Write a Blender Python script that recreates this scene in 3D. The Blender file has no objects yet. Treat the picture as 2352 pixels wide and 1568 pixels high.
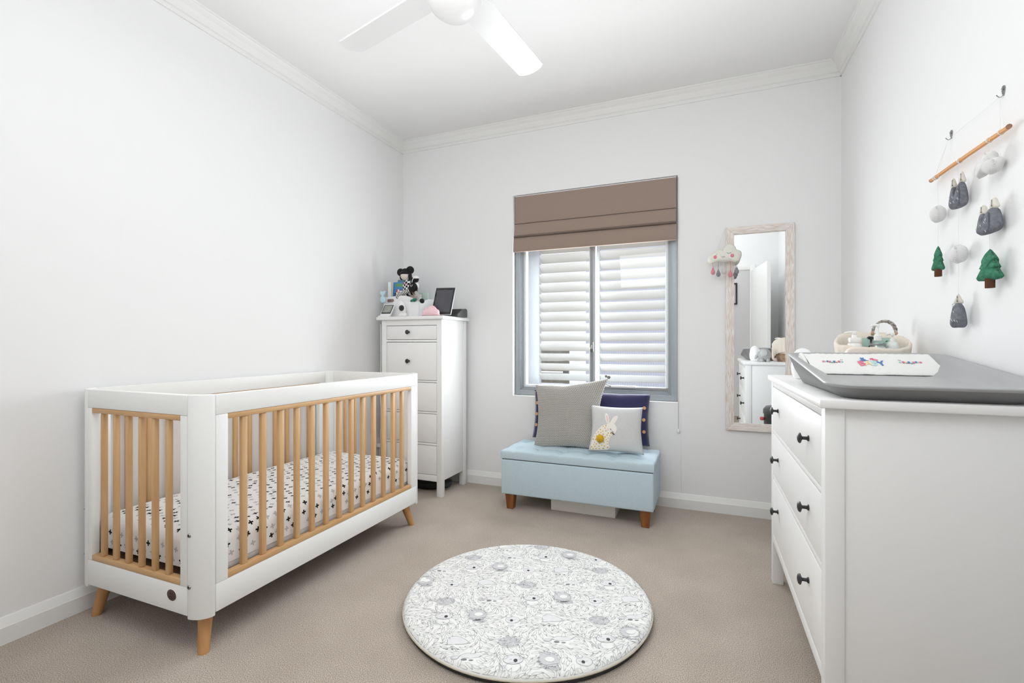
import bpy, bmesh, math, random
from mathutils import Vector, Matrix, noise

R = math.radians
COL = bpy.context.scene.collection
PI = math.pi

# ------------------------------------------------------------------ helpers
def nb(): return bmesh.new()

def merge(bm, t, mat=None, mi=None):
    """append bmesh t to bm (optionally transformed, with material index)"""
    if mat is not None: t.transform(mat)
    if mi is not None:
        for f in t.faces: f.material_index = mi
    me = bpy.data.meshes.new('tmp'); t.to_mesh(me); t.free()
    bm.from_mesh(me); bpy.data.meshes.remove(me)
    return bm

def box(bm, x0, x1, y0, y1, z0, z1, bev=0.002, seg=2, mi=0, mat=None):
    t = bmesh.new()
    v = [t.verts.new((x, y, z)) for x in (x0, x1) for y in (y0, y1) for z in (z0, z1)]
    for f in ((0,1,3,2),(4,6,7,5),(0,4,5,1),(2,3,7,6),(0,2,6,4),(1,5,7,3)):
        t.faces.new([v[i] for i in f])
    bmesh.ops.recalc_face_normals(t, faces=t.faces)
    if bev > 0:
        bmesh.ops.bevel(t, geom=list(t.edges), offset=bev, segments=seg, profile=0.5, affect='EDGES')
    return merge(bm, t, mat, mi)

def prism(bm, poly, d0, d1, plane='xz', bev=0, seg=2, mi=0, mat=None):
    """extrude 2D polygon; plane 'xz' -> along y, 'yz' -> along x, 'xy' -> along z"""
    t = bmesh.new()
    def P(a, b, d):
        return {'xz': (a, d, b), 'yz': (d, a, b), 'xy': (a, b, d)}[plane]
    A = [t.verts.new(P(a, b, d0)) for a, b in poly]
    B = [t.verts.new(P(a, b, d1)) for a, b in poly]
    n = len(poly)
    t.faces.new(A); t.faces.new(B[::-1])
    for i in range(n):
        t.faces.new((A[i], A[(i+1) % n], B[(i+1) % n], B[i]))
    bmesh.ops.recalc_face_normals(t, faces=t.faces)
    if bev > 0:
        bmesh.ops.bevel(t, geom=list(t.edges), offset=bev, segments=seg, profile=0.5, affect='EDGES')
    return merge(bm, t, mat, mi)

def tube(bm, pts, r, seg=8, closed=False, mi=0, mat=None, cap=True):
    t = bmesh.new()
    P = [Vector(p) for p in pts]; n = len(P)
    rs = r if isinstance(r, (list, tuple)) else [r]*n
    rings = []
    up = None
    for i in range(n):
        if closed: d = P[(i+1) % n] - P[i-1]
        else: d = P[min(i+1, n-1)] - P[max(i-1, 0)]
        if d.length < 1e-9: d = Vector((0, 0, 1))
        d.normalize()
        if up is None:
            a = Vector((0, 0, 1)) if abs(d.z) < .9 else Vector((1, 0, 0))
            up = (a - d*a.dot(d)).normalized()
        else:
            up = (up - d*up.dot(d))
            if up.length < 1e-6:
                a = Vector((0, 0, 1)) if abs(d.z) < .9 else Vector((1, 0, 0)); up = a - d*a.dot(d)
            up.normalize()
        s = d.cross(up)
        rings.append([t.verts.new(P[i] + (up*math.cos(k*2*PI/seg) + s*math.sin(k*2*PI/seg))*rs[i]) for k in range(seg)])
    m = n if closed else n-1
    for i in range(m):
        a, b = rings[i], rings[(i+1) % n]
        for k in range(seg):
            t.faces.new((a[k], a[(k+1) % seg], b[(k+1) % seg], b[k]))
    if cap and not closed:
        t.faces.new(rings[0][::-1]); t.faces.new(rings[-1])
    bmesh.ops.recalc_face_normals(t, faces=t.faces)
    return merge(bm, t, mat, mi)

def lathe(bm, prof, seg=24, mi=0, mat=None, sx=1, sy=1):
    t = bmesh.new(); rings = []
    for r, z in prof:
        if r < 1e-5: rings.append([t.verts.new((0, 0, z))])
        else: rings.append([t.verts.new((r*sx*math.cos(k*2*PI/seg), r*sy*math.sin(k*2*PI/seg), z)) for k in range(seg)])
    for a, b in zip(rings, rings[1:]):
        for k in range(seg):
            q = (k+1) % seg
            if len(a) == 1 and len(b) == 1: continue
            if len(a) == 1: t.faces.new((a[0], b[k], b[q]))
            elif len(b) == 1: t.faces.new((a[k], a[q], b[0]))
            else: t.faces.new((a[k], a[q], b[q], b[k]))
    if len(rings[0]) > 1: t.faces.new(rings[0])
    if len(rings[-1]) > 1: t.faces.new(rings[-1])
    bmesh.ops.recalc_face_normals(t, faces=t.faces)
    return merge(bm, t, mat, mi)

def ell(bm, c, rad, seg=20, mi=0, rot=None):
    t = bmesh.new()
    bmesh.ops.create_uvsphere(t, u_segments=seg, v_segments=max(8, seg*2//3), radius=1)
    m = Matrix.Translation(Vector(c)) @ (rot.to_4x4() if rot else Matrix.Identity(4)) @ Matrix.Diagonal((*rad, 1))
    return merge(bm, t, m, mi)

def puffy(bm, pts, th, rings=6, mi=0, mat=None, pw=.5, center=None):
    """pillow-like felt shape from a star-shaped 2D outline in the local xz plane, thickness th along y"""
    t = bmesh.new(); n = len(pts)
    cx = sum(p[0] for p in pts)/n; cz = sum(p[1] for p in pts)/n
    if center: cx, cz = center
    for sgn in (-1, 1):
        prev = None
        for j in range(rings+1):
            k = 1 - j/rings
            h = th/2*max(0, 1-k**2.4)**pw
            if j == rings:
                c = t.verts.new((cx, sgn*th/2, cz))
                for i in range(n): t.faces.new((prev[i], prev[(i+1) % n], c))
            else:
                ring = [t.verts.new((cx+(p[0]-cx)*k, sgn*h, cz+(p[1]-cz)*k)) for p in pts]
                if prev:
                    for i in range(n): t.faces.new((prev[i], prev[(i+1) % n], ring[(i+1) % n], ring[i]))
                prev = ring
    bmesh.ops.remove_doubles(t, verts=t.verts, dist=1e-5)
    bmesh.ops.recalc_face_normals(t, faces=t.faces)
    return merge(bm, t, mat, mi)

def obj(name, bm, mats, parent=None, smooth=40, loc=None):
    me = bpy.data.meshes.new(name); bm.to_mesh(me); bm.free()
    if not isinstance(mats, (list, tuple)): mats = [mats]
    for m in mats: me.materials.append(m)
    if smooth:
        me.polygons.foreach_set('use_smooth', [True]*len(me.polygons))
        if smooth < 180: me.set_sharp_from_angle(angle=R(smooth))
    me.update()
    o = bpy.data.objects.new(name, me); COL.objects.link(o)
    if parent is not None: o.parent = parent
    if loc is not None: o.location = loc
    return o

def tag(o, label, cat, group=None, kind=None):
    o['label'] = label; o['category'] = cat
    if group: o['group'] = group
    if kind: o['kind'] = kind
    return o

def thing(name, label, cat, loc=(0,0,0), rz=0, group=None):
    o = bpy.data.objects.new(name, None); COL.objects.link(o)
    o.empty_display_size = .05
    o.location = loc; o.rotation_euler = (0, 0, rz)
    return tag(o, label, cat, group)

def struct(name, bm, m, parent=None, smooth=30):
    o = obj(name, bm, m, parent, smooth)
    if parent is None: o['kind'] = 'structure'
    return o

def ribbon(bm, pts, w, nrm=(0,0,1), mi=0):
    """flat line of width w along pts"""
    P = [Vector(p) for p in pts]; N = Vector(nrm); n = len(P); L = []
    for i in range(n):
        d = P[min(i+1, n-1)] - P[max(i-1, 0)]
        s = N.cross(d)
        if s.length < 1e-9: s = Vector((1, 0, 0))
        s.normalize()
        ww = w[i] if isinstance(w, (list, tuple)) else w
        L.append((bm.verts.new(P[i]-s*ww/2), bm.verts.new(P[i]+s*ww/2)))
    for a, b in zip(L, L[1:]):
        f = bm.faces.new((a[0], b[0], b[1], a[1])); f.material_index = mi

def poly(bm, pts, mi=0):
    f = bm.faces.new([bm.verts.new(p) for p in pts]); f.material_index = mi; return f

def smoothstep(t):
    t = max(0, min(1, t)); return t*t*(3-2*t)

def catmull(pts, n=6, closed=False):
    P = [Vector(p) for p in pts]; m = len(P); out = []
    rng = m if closed else m-1
    for i in range(rng):
        if closed: p0, p1, p2, p3 = P[i-1], P[i], P[(i+1) % m], P[(i+2) % m]
        else: p0, p1, p2, p3 = P[max(i-1,0)], P[i], P[i+1], P[min(i+2, m-1)]
        for k in range(n):
            t = k/n
            out.append(0.5*((2*p1)+(p2-p0)*t+(2*p0-5*p1+4*p2-p3)*t*t+(3*p1-p0-3*p2+p3)*t**3))
    if not closed: out.append(P[-1])
    return out

# ------------------------------------------------------------------ materials
def lin(c):
    """sRGB 0-255 -> linear"""
    return tuple(((v/255)/12.92 if v/255 <= .04045 else ((v/255+.055)/1.055)**2.4) for v in c)

def mat(name, rgb, rough=.5, metal=0, bump=None, var=None, spec=.5, sheen=0, emit=0, coat=0, dims=None, sss=0):
    """rgb: sRGB 0..255. bump=(scale,strength,distance). var=(rgb2,scale,detail) noise colour variation."""
    m = bpy.data.materials.new(name); m.use_nodes = True
    nt = m.node_tree; b = nt.nodes['Principled BSDF']
    c = lin(rgb)
    b.inputs['Base Color'].default_value = (*c, 1)
    b.inputs['Roughness'].default_value = rough
    b.inputs['Metallic'].default_value = metal
    b.inputs['Specular IOR Level'].default_value = spec
    if sheen: b.inputs['Sheen Weight'].default_value = sheen
    if coat: b.inputs['Coat Weight'].default_value = coat
    if emit:
        b.inputs['Emission Color'].default_value = (*c, 1); b.inputs['Emission Strength'].default_value = emit
    tc = nt.nodes.new('ShaderNodeTexCoord'); src = tc.outputs['Object']
    if dims:
        mp = nt.nodes.new('ShaderNodeMapping'); mp.inputs['Scale'].default_value = dims
        nt.links.new(src, mp.inputs['Vector']); src = mp.outputs['Vector']
    if var:
        n = nt.nodes.new('ShaderNodeTexNoise'); n.inputs['Scale'].default_value = var[1]; n.inputs['Detail'].default_value = var[2]
        nt.links.new(src, n.inputs['Vector'])
        cr = nt.nodes.new('ShaderNodeValToRGB')
        cr.color_ramp.elements[0].position = var[3] if len(var) > 3 else .35
        cr.color_ramp.elements[1].position = var[4] if len(var) > 4 else .65
        cr.color_ramp.elements[0].color = (*c, 1); cr.color_ramp.elements[1].color = (*lin(var[0]), 1)
        nt.links.new(n.outputs['Fac'], cr.inputs['Fac']); nt.links.new(cr.outputs['Color'], b.inputs['Base Color'])
    if bump:
        n2 = nt.nodes.new('ShaderNodeTexNoise'); n2.inputs['Scale'].default_value = bump[0]; n2.inputs['Detail'].default_value = 3
        nt.links.new(src, n2.inputs['Vector'])
        bp = nt.nodes.new('ShaderNodeBump'); bp.inputs['Strength'].default_value = bump[1]; bp.inputs['Distance'].default_value = bump[2]
        nt.links.new(n2.outputs['Fac'], bp.inputs['Height']); nt.links.new(bp.outputs['Normal'], b.inputs['Normal'])
    return m

def glass_mat(name, tint=(1,1,1), refl=.06):
    m = bpy.data.materials.new(name); m.use_nodes = True; nt = m.node_tree
    nt.nodes.clear()
    out = nt.nodes.new('ShaderNodeOutputMaterial'); mix = nt.nodes.new('ShaderNodeMixShader')
    tr = nt.nodes.new('ShaderNodeBsdfTransparent'); gl = nt.nodes.new('ShaderNodeBsdfGlossy')
    tr.inputs['Color'].default_value = (*tint, 1); gl.inputs['Roughness'].default_value = .02
    mix.inputs['Fac'].default_value = refl
    nt.links.new(tr.outputs[0], mix.inputs[1]); nt.links.new(gl.outputs[0], mix.inputs[2])
    nt.links.new(mix.outputs[0], out.inputs['Surface'])
    return m

def wood(name, a, b, axis='z', rough=.45, sc=9):
    d = {'x': (.09, 1, 1), 'y': (1, .09, 1), 'z': (1, 1, .09)}[axis]
    m = mat(name, a, rough, dims=tuple(v*sc for v in d), var=(b, 4, 4, .3, .7), bump=(14, .06, .002))
    return m

M = {}
M['wall'] = mat('wall paint', (238, 238, 238), .75, bump=(60, .05, .002), spec=.2)
M['ceil'] = mat('ceiling paint', (240, 240, 239), .85, spec=.15)
M['trim'] = mat('trim gloss paint', (236, 236, 234), .4, spec=.4)
M['white'] = mat('white lacquer', (240, 240, 239), .38, spec=.4)
M['crib_white'] = mat('crib white lacquer', (241, 242, 240), .42, spec=.35)
M['plastic'] = mat('white plastic', (238, 238, 238), .35)
M['beech'] = {a: wood('beech '+a, (212, 172, 124), (194, 150, 100), a) for a in 'xyz'}
M['leg_beech'] = wood('beech legs', (196, 146, 94), (176, 124, 74), 'z')
M['bench_leg'] = wood('stained bench leg', (150, 92, 44), (112, 62, 26), 'z', .35)
M['slat_dark'] = mat('dark crib base', (96, 70, 50), .6)
M['steel'] = mat('bolt steel', (150, 148, 142), .3, 1)
M['dark'] = mat('dark hole', (40, 30, 24), .8)
M['black'] = mat('black metal knob', (52, 53, 54), .42, .3)
M['badge'] = mat('brown badge', (78, 56, 50), .55)
M['badge2'] = mat('brown badge relief', (52, 34, 30), .6)

# carpet: cut pile
def carpet():
    m = mat('carpet', (172, 154, 134), .95, spec=.1, sheen=.15)
    nt = m.node_tree; b = nt.nodes['Principled BSDF']
    tc = nt.nodes['Texture Coordinate']
    n1 = nt.nodes.new('ShaderNodeTexNoise'); n1.inputs['Scale'].default_value = 330; n1.inputs['Detail'].default_value = 3; n1.inputs['Roughness'].default_value = .65
    n2 = nt.nodes.new('ShaderNodeTexNoise'); n2.inputs['Scale'].default_value = 4; n2.inputs['Detail'].default_value = 4
    for n in (n1, n2): nt.links.new(tc.outputs['Object'], n.inputs['Vector'])
    cr = nt.nodes.new('ShaderNodeValToRGB')
    e = cr.color_ramp.elements
    e[0].position = .36; e[0].color = (*lin((146, 128, 111)), 1)
    e[1].position = .66; e[1].color = (*lin((246, 233, 219)), 1)
    nt.links.new(n1.outputs['Fac'], cr.inputs['Fac'])
    cr2 = nt.nodes.new('ShaderNodeValToRGB'); f = cr2.color_ramp.elements
    f[0].position = .3; f[0].color = (.86, .85, .84, 1); f[1].position = .7; f[1].color = (1.0, 1.0, 1.0, 1)
    nt.links.new(n2.outputs['Fac'], cr2.inputs['Fac'])
    mx = nt.nodes.new('ShaderNodeMixRGB'); mx.blend_type = 'MULTIPLY'; mx.inputs['Fac'].default_value = 1
    nt.links.new(cr.outputs['Color'], mx.inputs['Color1']); nt.links.new(cr2.outputs['Color'], mx.inputs['Color2'])
    nt.links.new(mx.outputs['Color'], b.inputs['Base Color'])
    bp = nt.nodes.new('ShaderNodeBump'); bp.inputs['Strength'].default_value = .9; bp.inputs['Distance'].default_value = .006
    nt.links.new(n1.outputs['Fac'], bp.inputs['Height']); nt.links.new(bp.outputs['Normal'], b.inputs['Normal'])
    return m
M['carpet'] = carpet()

# ------------------------------------------------------------------ room shell
CZ = 2.79          # ceiling height
BY = 3.41          # back wall face
LX = -2.40         # left wall face
def wx(y): return .8063 - .0209*y      # right wall face
WX0, WX1, WZ0, WZ1 = -1.392, -.194, .705, 2.235   # window opening

b = nb(); box(b, -2.6, 1.3, -1.5, 3.56, -.12, 0, 0); struct('floor', b, M['carpet'])
b = nb(); box(b, -2.6, 1.3, -1.5, 3.56, CZ, CZ+.12, 0); struct('ceiling', b, M['ceil'])
b = nb(); box(b, LX-.15, LX, -.17, 3.56, 0, CZ, 0); struct('wall_left', b, M['wall'])
b = nb()
box(b, LX, WX0, BY, BY+.14, 0, CZ, 0); box(b, WX1, .9, BY, BY+.14, 0, CZ, 0)
box(b, WX0, WX1, BY, BY+.14, 0, WZ0, 0); box(b, WX0, WX1, BY, BY+.14, WZ1, CZ, 0)
struct('wall_back', b, M['wall'])
b = nb(); prism(b, [(wx(BY+.14), BY+.14), (wx(-.17), -.17), (wx(-.17)+.2, -.17), (wx(BY+.14)+.2, BY+.14)], 0, CZ, 'xy')
struct('wall_right', b, M['wall'])
DX0, DX1, DZ = -.40, .50, 2.06
b = nb()
box(b, LX, DX0, -.17, -.05, 0, CZ, 0); box(b, DX1, wx(-.1), -.17, -.05, 0, CZ, 0); box(b, DX0, DX1, -.17, -.05, DZ, CZ, 0)
struct('wall_front', b, M['wall'])
b = nb(); box(b, -1.3, 1.25, -1.42, -1.30, 0, CZ, 0); struct('wall_hall', b, M['wall'])
b = nb(); box(b, -1.45, -1.3, -1.42, -.17, 0, CZ, 0); struct('wall_hall_left', b, M['wall'])
b = nb(); box(b, 1.15, 1.3, -1.42, -.17, 0, CZ, 0); struct('wall_hall_right', b, M['wall'])

def sweep_line(bm, prof, p0, p1, n):
    """profile (d out of wall, z) swept from p0 to p1 (2D), n = outward normal into room"""
    A = [bm.verts.new((p0[0]+n[0]*d, p0[1]+n[1]*d, z)) for d, z in prof]
    B = [bm.verts.new((p1[0]+n[0]*d, p1[1]+n[1]*d, z)) for d, z in prof]
    k = len(prof)
    for i in range(k): bm.faces.new((A[i], A[(i+1) % k], B[(i+1) % k], B[i]))
    bm.faces.new(A); bm.faces.new(B[::-1])
    bmesh.ops.recalc_face_normals(bm, faces=bm.faces)
base_prof = [(0, 0), (.016, 0), (.016, .062), (.013, .066), (.007, .094), (.004, .098), (0, .098)]
nR = Vector((-1, -.0209)).normalized()
b = nb(); sweep_line(b, base_prof, (LX, -.05), (LX, BY), (1, 0)); struct('baseboard_left', b, M['trim'])
b = nb(); sweep_line(b, base_prof, (LX+.016, BY), (wx(BY)-.016, BY), (0, -1)); struct('baseboard_back', b, M['trim'])
b = nb(); sweep_line(b, base_prof, (wx(-.05), -.05), (wx(BY), BY), (nR.x, nR.y)); struct('baseboard_right', b, M['trim'])
# stepped cornice
cz = CZ
corn = [(0, cz), (0, cz-.086), (.008, cz-.086), (.010, cz-.066), (.018, cz-.062), (.020, cz-.056), (.026, cz-.050), (.034, cz-.030),
        (.040, cz-.026), (.043, cz-.022), (.050, cz-.018), (.056, cz-.008), (.062, cz-.007), (.064, cz)]
b = nb(); sweep_line(b, corn, (LX, -.05), (LX, BY), (1, 0)); struct('trim_1', b, M['trim'])
b = nb(); sweep_line(b, corn, (LX, BY), (wx(BY), BY), (0, -1)); struct('trim_2', b, M['trim'])
b = nb(); sweep_line(b, corn, (wx(-.05), -.05), (wx(BY), BY), (nR.x, nR.y)); struct('trim_3', b, M['trim'])
# thin cover strip on the back wall below the window corner
b = nb(); box(b, -.1735, -.1700, BY-.0022, BY, .098, .70, .0006); struct('trim_4', b, M['trim'])
# door casing and the open door behind the camera (seen in the mirror)
b = nb()
for x0, x1 in ((DX0-.05, DX0+.012), (DX1-.012, DX1+.05)): box(b, x0, x1, -.06, -.036, 0, DZ+.05, .003)
box(b, DX0+.012, DX1-.012, -.06, -.036, DZ-.012, DZ+.05, .003)
struct('trim_5', b, M['trim'])
d1 = nb(); box(d1, 0, .76, -.02, .02, .012, 2.03, .003)
do = struct('door_1', d1, M['trim'])
do.location = (.515, -.01, 0); do.rotation_euler = (0, 0, R(82))
b = nb()
for s in (-1, 1):
    tube(b, [(.70, s*.02, 1.02), (.70, s*.055, 1.02)], .008, 10); tube(b, [(.705, s*.05, 1.02), (.59, s*.05, 1.02)], .008, 10)
    lathe(b, [(0, -.004), (.026, -.004), (.026, .004), (0, .004)], 20, mat=Matrix.Translation((.70, s*.024, 1.02)) @ Matrix.Rotation(PI/2, 4, 'X'))
obj('door_handle', b, M['steel'], do)

# ------------------------------------------------------------------ picture in the hall (seen in the mirror)
t = thing('framed_picture', 'black framed picture on the hall wall, seen reflected in the mirror', 'picture', (.27, -1.30, 1.70))
b = nb()
for a in ((-.13, -.108, 0, .33), (.108, .13, 0, .33)): box(b, a[0], a[1], 0, .02, a[2], a[3], .002)
box(b, -.108, .108, 0, .02, 0, .022, .002); box(b, -.108, .108, 0, .02, .308, .33, .002)
obj('frame', b, mat('black frame', (30, 30, 30), .4), t)
b = nb(); box(b, -.108, .108, .004, .010, .022, .308, 0); obj('print', b, mat('pale print', (228, 226, 222), .6, var=((214, 212, 208), 8, 2)), t)

# ------------------------------------------------------------------ window
alu = mat('grey powder coat aluminium', (158, 165, 169), .42, .25, spec=.4)
alu_d = mat('darker grey sash', (146, 148, 150), .42, .25)
bright = mat('white window frame inside', (232, 236, 240), .4)
w = nb()
X0, X1, Z0, Z1 = WX0+.004, WX1-.004, WZ0+.002, WZ1-.002
def ring(bm, x0, x1, z0, z1, t, y0, y1, bev=.0015):
    box(bm, x0, x0+t, y0, y1, z0, z1, bev); box(bm, x1-t, x1, y0, y1, z0, z1, bev)
    box(bm, x0+t, x1-t, y0, y1, z0, z0+t, bev); box(bm, x0+t, x1-t, y0, y1, z1-t, z1, bev)
ring(w, X0, X1, Z0, Z1, .040, 3.452, 3.53)
ring(w, X0+.040, X1-.040, Z0+.040, Z1-.040, .010, 3.462, 3.53)
ring(w, X0+.050, X1-.050, Z0+.050, Z1-.050, .012, 3.472, 3.53)
win = struct('window_1', w, alu)
b = nb(); ring(b, X0+.062, X1-.062, Z0+.062, Z1-.062, .016, 3.480, 3.53); obj('sash', b, bright, win)
b = nb()
box(b, -.804, -.775, 3.462, 3.52, Z0+.062, Z1-.062, .002)
box(b, -.775, X1-.062, 3.478, 3.50, Z0+.062, Z0+.086, .002)
obj('mullion', b, alu_d, win)
b = nb(); box(b, -.813, -.806, 3.474, 3.515, Z0+.062, Z1-.062, .001); box(b, -.773, -.766, 3.474, 3.515, Z0+.062, Z1-.062, .001)
obj('mullion_bead', b, bright, win)
b = nb(); box(b, X0+.07, X1-.07, 3.503, 3.507, Z0+.07, Z1-.07, 0); obj('pane', b, glass_mat('window glass', (.98, .99, 1), .03), win)
lt = nb(); box(lt, -.802, -.778, 3.450, 3.463, 1.04, 1.115, .003)
lo = obj('latch', lt, mat('latch grey', (120, 120, 120), .35, .7), win)
b = nb(); box(b, -.794, -.785, 3.440, 3.452, 1.062, 1.092, .003); tube(b, [(-.790, 3.447, 1.078), (-.800, 3.436, 1.066)], .004); obj('latch_lever', b, M['steel'], lo)
b = nb(); box(b, -.652, -.475, 3.455, 3.475, .788, .802, .003); obj('winder_bar', b, M['plastic'], win)
b = nb(); ribbon_pts = catmull([(-.652, 3.458, .796), (-.672, 3.446, .806), (-.692, 3.438, .812), (-.708, 3.436, .816)], 5)
tube(b, ribbon_pts, .005); ell(b, (-.712, 3.436, .817), (.011, .009, .010), 12); obj('winder_handle', b, mat('winder grey', (160, 162, 164), .4), win)

# white louvre shutters outside the glass
slat_m = mat('louvre white', (234, 232, 226), .5)
sh = thing('louvre_shutter', 'white louvred shutter screen outside the window glass', 'shutter', (-.77, 3.66, .66))
b = nb()
for x0, x1 in ((-.64, -.486), (.480, .64)): box(b, x0, x1, -.03, .03, 0, 1.62, .003)
box(b, -.045, .0, -.03, .03, 0, 1.62, .003)
box(b, -.486, .480, -.025, .025, 0, .125, .003); box(b, -.486, .480, -.025, .025, 1.56, 1.62, .003)
obj('shutter_frame', b, bright, sh)
def louvre_bm(x0, x1, z):
    t = nb(); ang = R(-40)
    prof = []
    for k in range(16):
        a = k*2*PI/16
        prof.append((.046*math.cos(a), .0042*math.sin(a)))
    pr = [(c*math.cos(ang)-s*math.sin(ang), z+c*math.sin(ang)+s*math.cos(ang)) for c, s in prof]
    prism(t, pr, x0, x1, 'yz'); return t
for k in range(18):
    z = 1.508 - k*.0782
    if z < .15: break
    for x0, x1 in ((-.486, -.045), (.0, .480)):
        obj('louvre', louvre_bm(x0+.002, x1-.002, z), slat_m, sh)
# neighbouring cladding seen in the gaps
def cladding():
    m = mat('lavender cladding', (206, 210, 236), .6)
    nt = m.node_tree; w_ = nt.nodes.new('ShaderNodeTexWave'); w_.inputs['Scale'].default_value = 12; w_.bands_direction = 'X'
    nt.links.new(nt.nodes['Texture Coordinate'].outputs['Object'], w_.inputs['Vector'])
    cr = nt.nodes.new('ShaderNodeValToRGB'); cr.color_ramp.elements[0].color = (*lin((222, 226, 250)), 1); cr.color_ramp.elements[1].color = (*lin((238, 240, 252)), 1)
    nt.links.new(w_.outputs['Fac'], cr.inputs['Fac']); nt.links.new(cr.outputs['Color'], nt.nodes['Principled BSDF'].inputs['Base Color'])
    return m
b = nb(); box(b, -1.35, 1.5, 5.6, 5.7, -.3, 2.3, 0); box(b, -1.35, 1.5, 5.58, 5.6, 1.15, 1.2, 0); 
o = struct('wall_outside', b, cladding())
b = nb(); box(b, -4.2, 2.5, 3.56, 6.2, -.42, -.3, 0); struct('floor_outside', b, mat('paving', (196, 194, 188), .8, var=((170, 168, 160), 6, 3)))
t = thing('garden_fence', 'grey timber fence seen through the left louvre gaps', 'fence', (-2.3, 5.4, -.3))
b = nb()
for k in range(9): box(b, -.8, .8, 0, .02, .1+k*.14, .22+k*.14, .003)
obj('rail', b, mat('grey timber', (128, 122, 112), .7, var=((150, 148, 140), 14, 3)), t)
b = nb(); 
for x in (-.75, 0, .75): box(b, x-.03, x+.03, .02, .08, 0, 1.4, .003)
obj('post', b, mat('grey post', (150, 150, 148), .7), t)

# ------------------------------------------------------------------ roman blind
def blind_mat():
    m = mat('taupe blind fabric', (152, 133, 121), .85, spec=.15, dims=(1, 1, 1))
    nt = m.node_tree; b_ = nt.nodes['Principled BSDF']
    n = nt.nodes.new('ShaderNodeTexNoise'); n.inputs['Scale'].default_value = 500; n.inputs['Detail'].default_value = 1
    nt.links.new(nt.nodes['Texture Coordinate'].outputs['Object'], n.inputs['Vector'])
    cr = nt.nodes.new('ShaderNodeValToRGB'); cr.color_ramp.elements[0].color = (*lin((144, 126, 114)), 1); cr.color_ramp.elements[1].color = (*lin((160, 141, 129)), 1)
    nt.links.new(n.outputs['Fac'], cr.inputs['Fac']); nt.links.new(cr.outputs['Color'], b_.inputs['Base Color'])
    return m
bl = thing('roman_blind', 'taupe fabric roman blind folded up in the window head', 'blind', (-.79, BY, 1.80))
fab = blind_mat()
def drape(x0, x1, prof, th=.004, nx=24, seed=0):
    t = nb(); rows = []
    for i in range(nx+1):
        u = i/nx; x = x0+(x1-x0)*u; row = []
        for (y, z) in prof:
            dy = .0015*noise.noise((u*5, z*6, seed)); row.append((x, y+dy, z))
        rows.append(row)
    F = [[t.verts.new(p) for p in r] for r in rows]
    Bk = [[t.verts.new((p[0], p[1]+th, p[2])) for p in r] for r in rows]
    m = len(prof)
    for i in range(nx):
        for j in range(m-1):
            t.faces.new((F[i][j], F[i+1][j], F[i+1][j+1], F[i][j+1])); t.faces.new((Bk[i][j], Bk[i][j+1], Bk[i+1][j+1], Bk[i+1][j]))
        t.faces.new((F[i][0], Bk[i][0], Bk[i+1][0], F[i+1][0])); t.faces.new((F[i][-1], F[i+1][-1], Bk[i+1][-1], Bk[i][-1]))
    for i in (0, nx):
        for j in range(m-1): t.faces.new((F[i][j], F[i][j+1], Bk[i][j+1], Bk[i][j]))
    bmesh.ops.recalc_face_normals(t, faces=t.faces); return t
bx0, bx1 = -.583, .587
obj('upper_panel', drape(bx0, bx1, [(.002, .424), (.000, .36), (-.003, .28), (-.006, .222), (-.004, .214), (.004, .212)]), fab, bl, 60)
obj('middle_fold', drape(bx0, bx1, [(-.003, .2135), (-.010, .209), (-.014, .19), (-.020, .15), (-.024, .128), (-.020, .119), (-.006, .117)], seed=2), fab, bl, 60)
b = nb(); tube(b, [(bx0-.002, -.021, .115), (bx1+.002, -.021, .115)], .0055, 10); obj('dowel_pocket', b, mat('blind dowel pocket', (112, 96, 88), .8), bl)
obj('lower_fold', drape(bx0-.006, bx1+.002, [(-.008, .111), (-.014, .107), (-.018, .08), (-.022, .03), (-.023, .006), (-.020, -.001), (-.010, -.002)], seed=5), fab, bl, 60)
b = nb(); box(b, bx0, bx1, .004, .036, .412, .43, .002); obj('head_rail', b, M['plastic'], bl)
b = nb(); box(b, bx0, bx1, .000, .006, .06, .22, .001); tube(b, [(bx0, -.0075, .2135), (bx1, -.0075, .2135)], .0022, 8); tube(b, [(bx0-.003, -.0185, .109), (bx1, -.0185, .109)], .0016, 8); obj('backing_shade_lines', b, mat('blind shadow seam', (92, 78, 71), .85), bl)  # backing sheet, plus dark tubes that draw the shade lines at the folds
b = nb(); tube(b, [(.601, -.006, .42), (.601, -.006, -1.27)], .0013, 6); obj('pull_cord', b, mat('pull cord', (170, 168, 164), .7), bl)
b = nb(); lathe(b, [(0, 0), (.007, .002), (.010, .010), (.009, .018), (.004, .027), (0, .029)], 14, mat=Matrix.Translation((.601, -.008, -1.298))); obj('cord_acorn', b, M['plastic'], bl)

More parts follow.
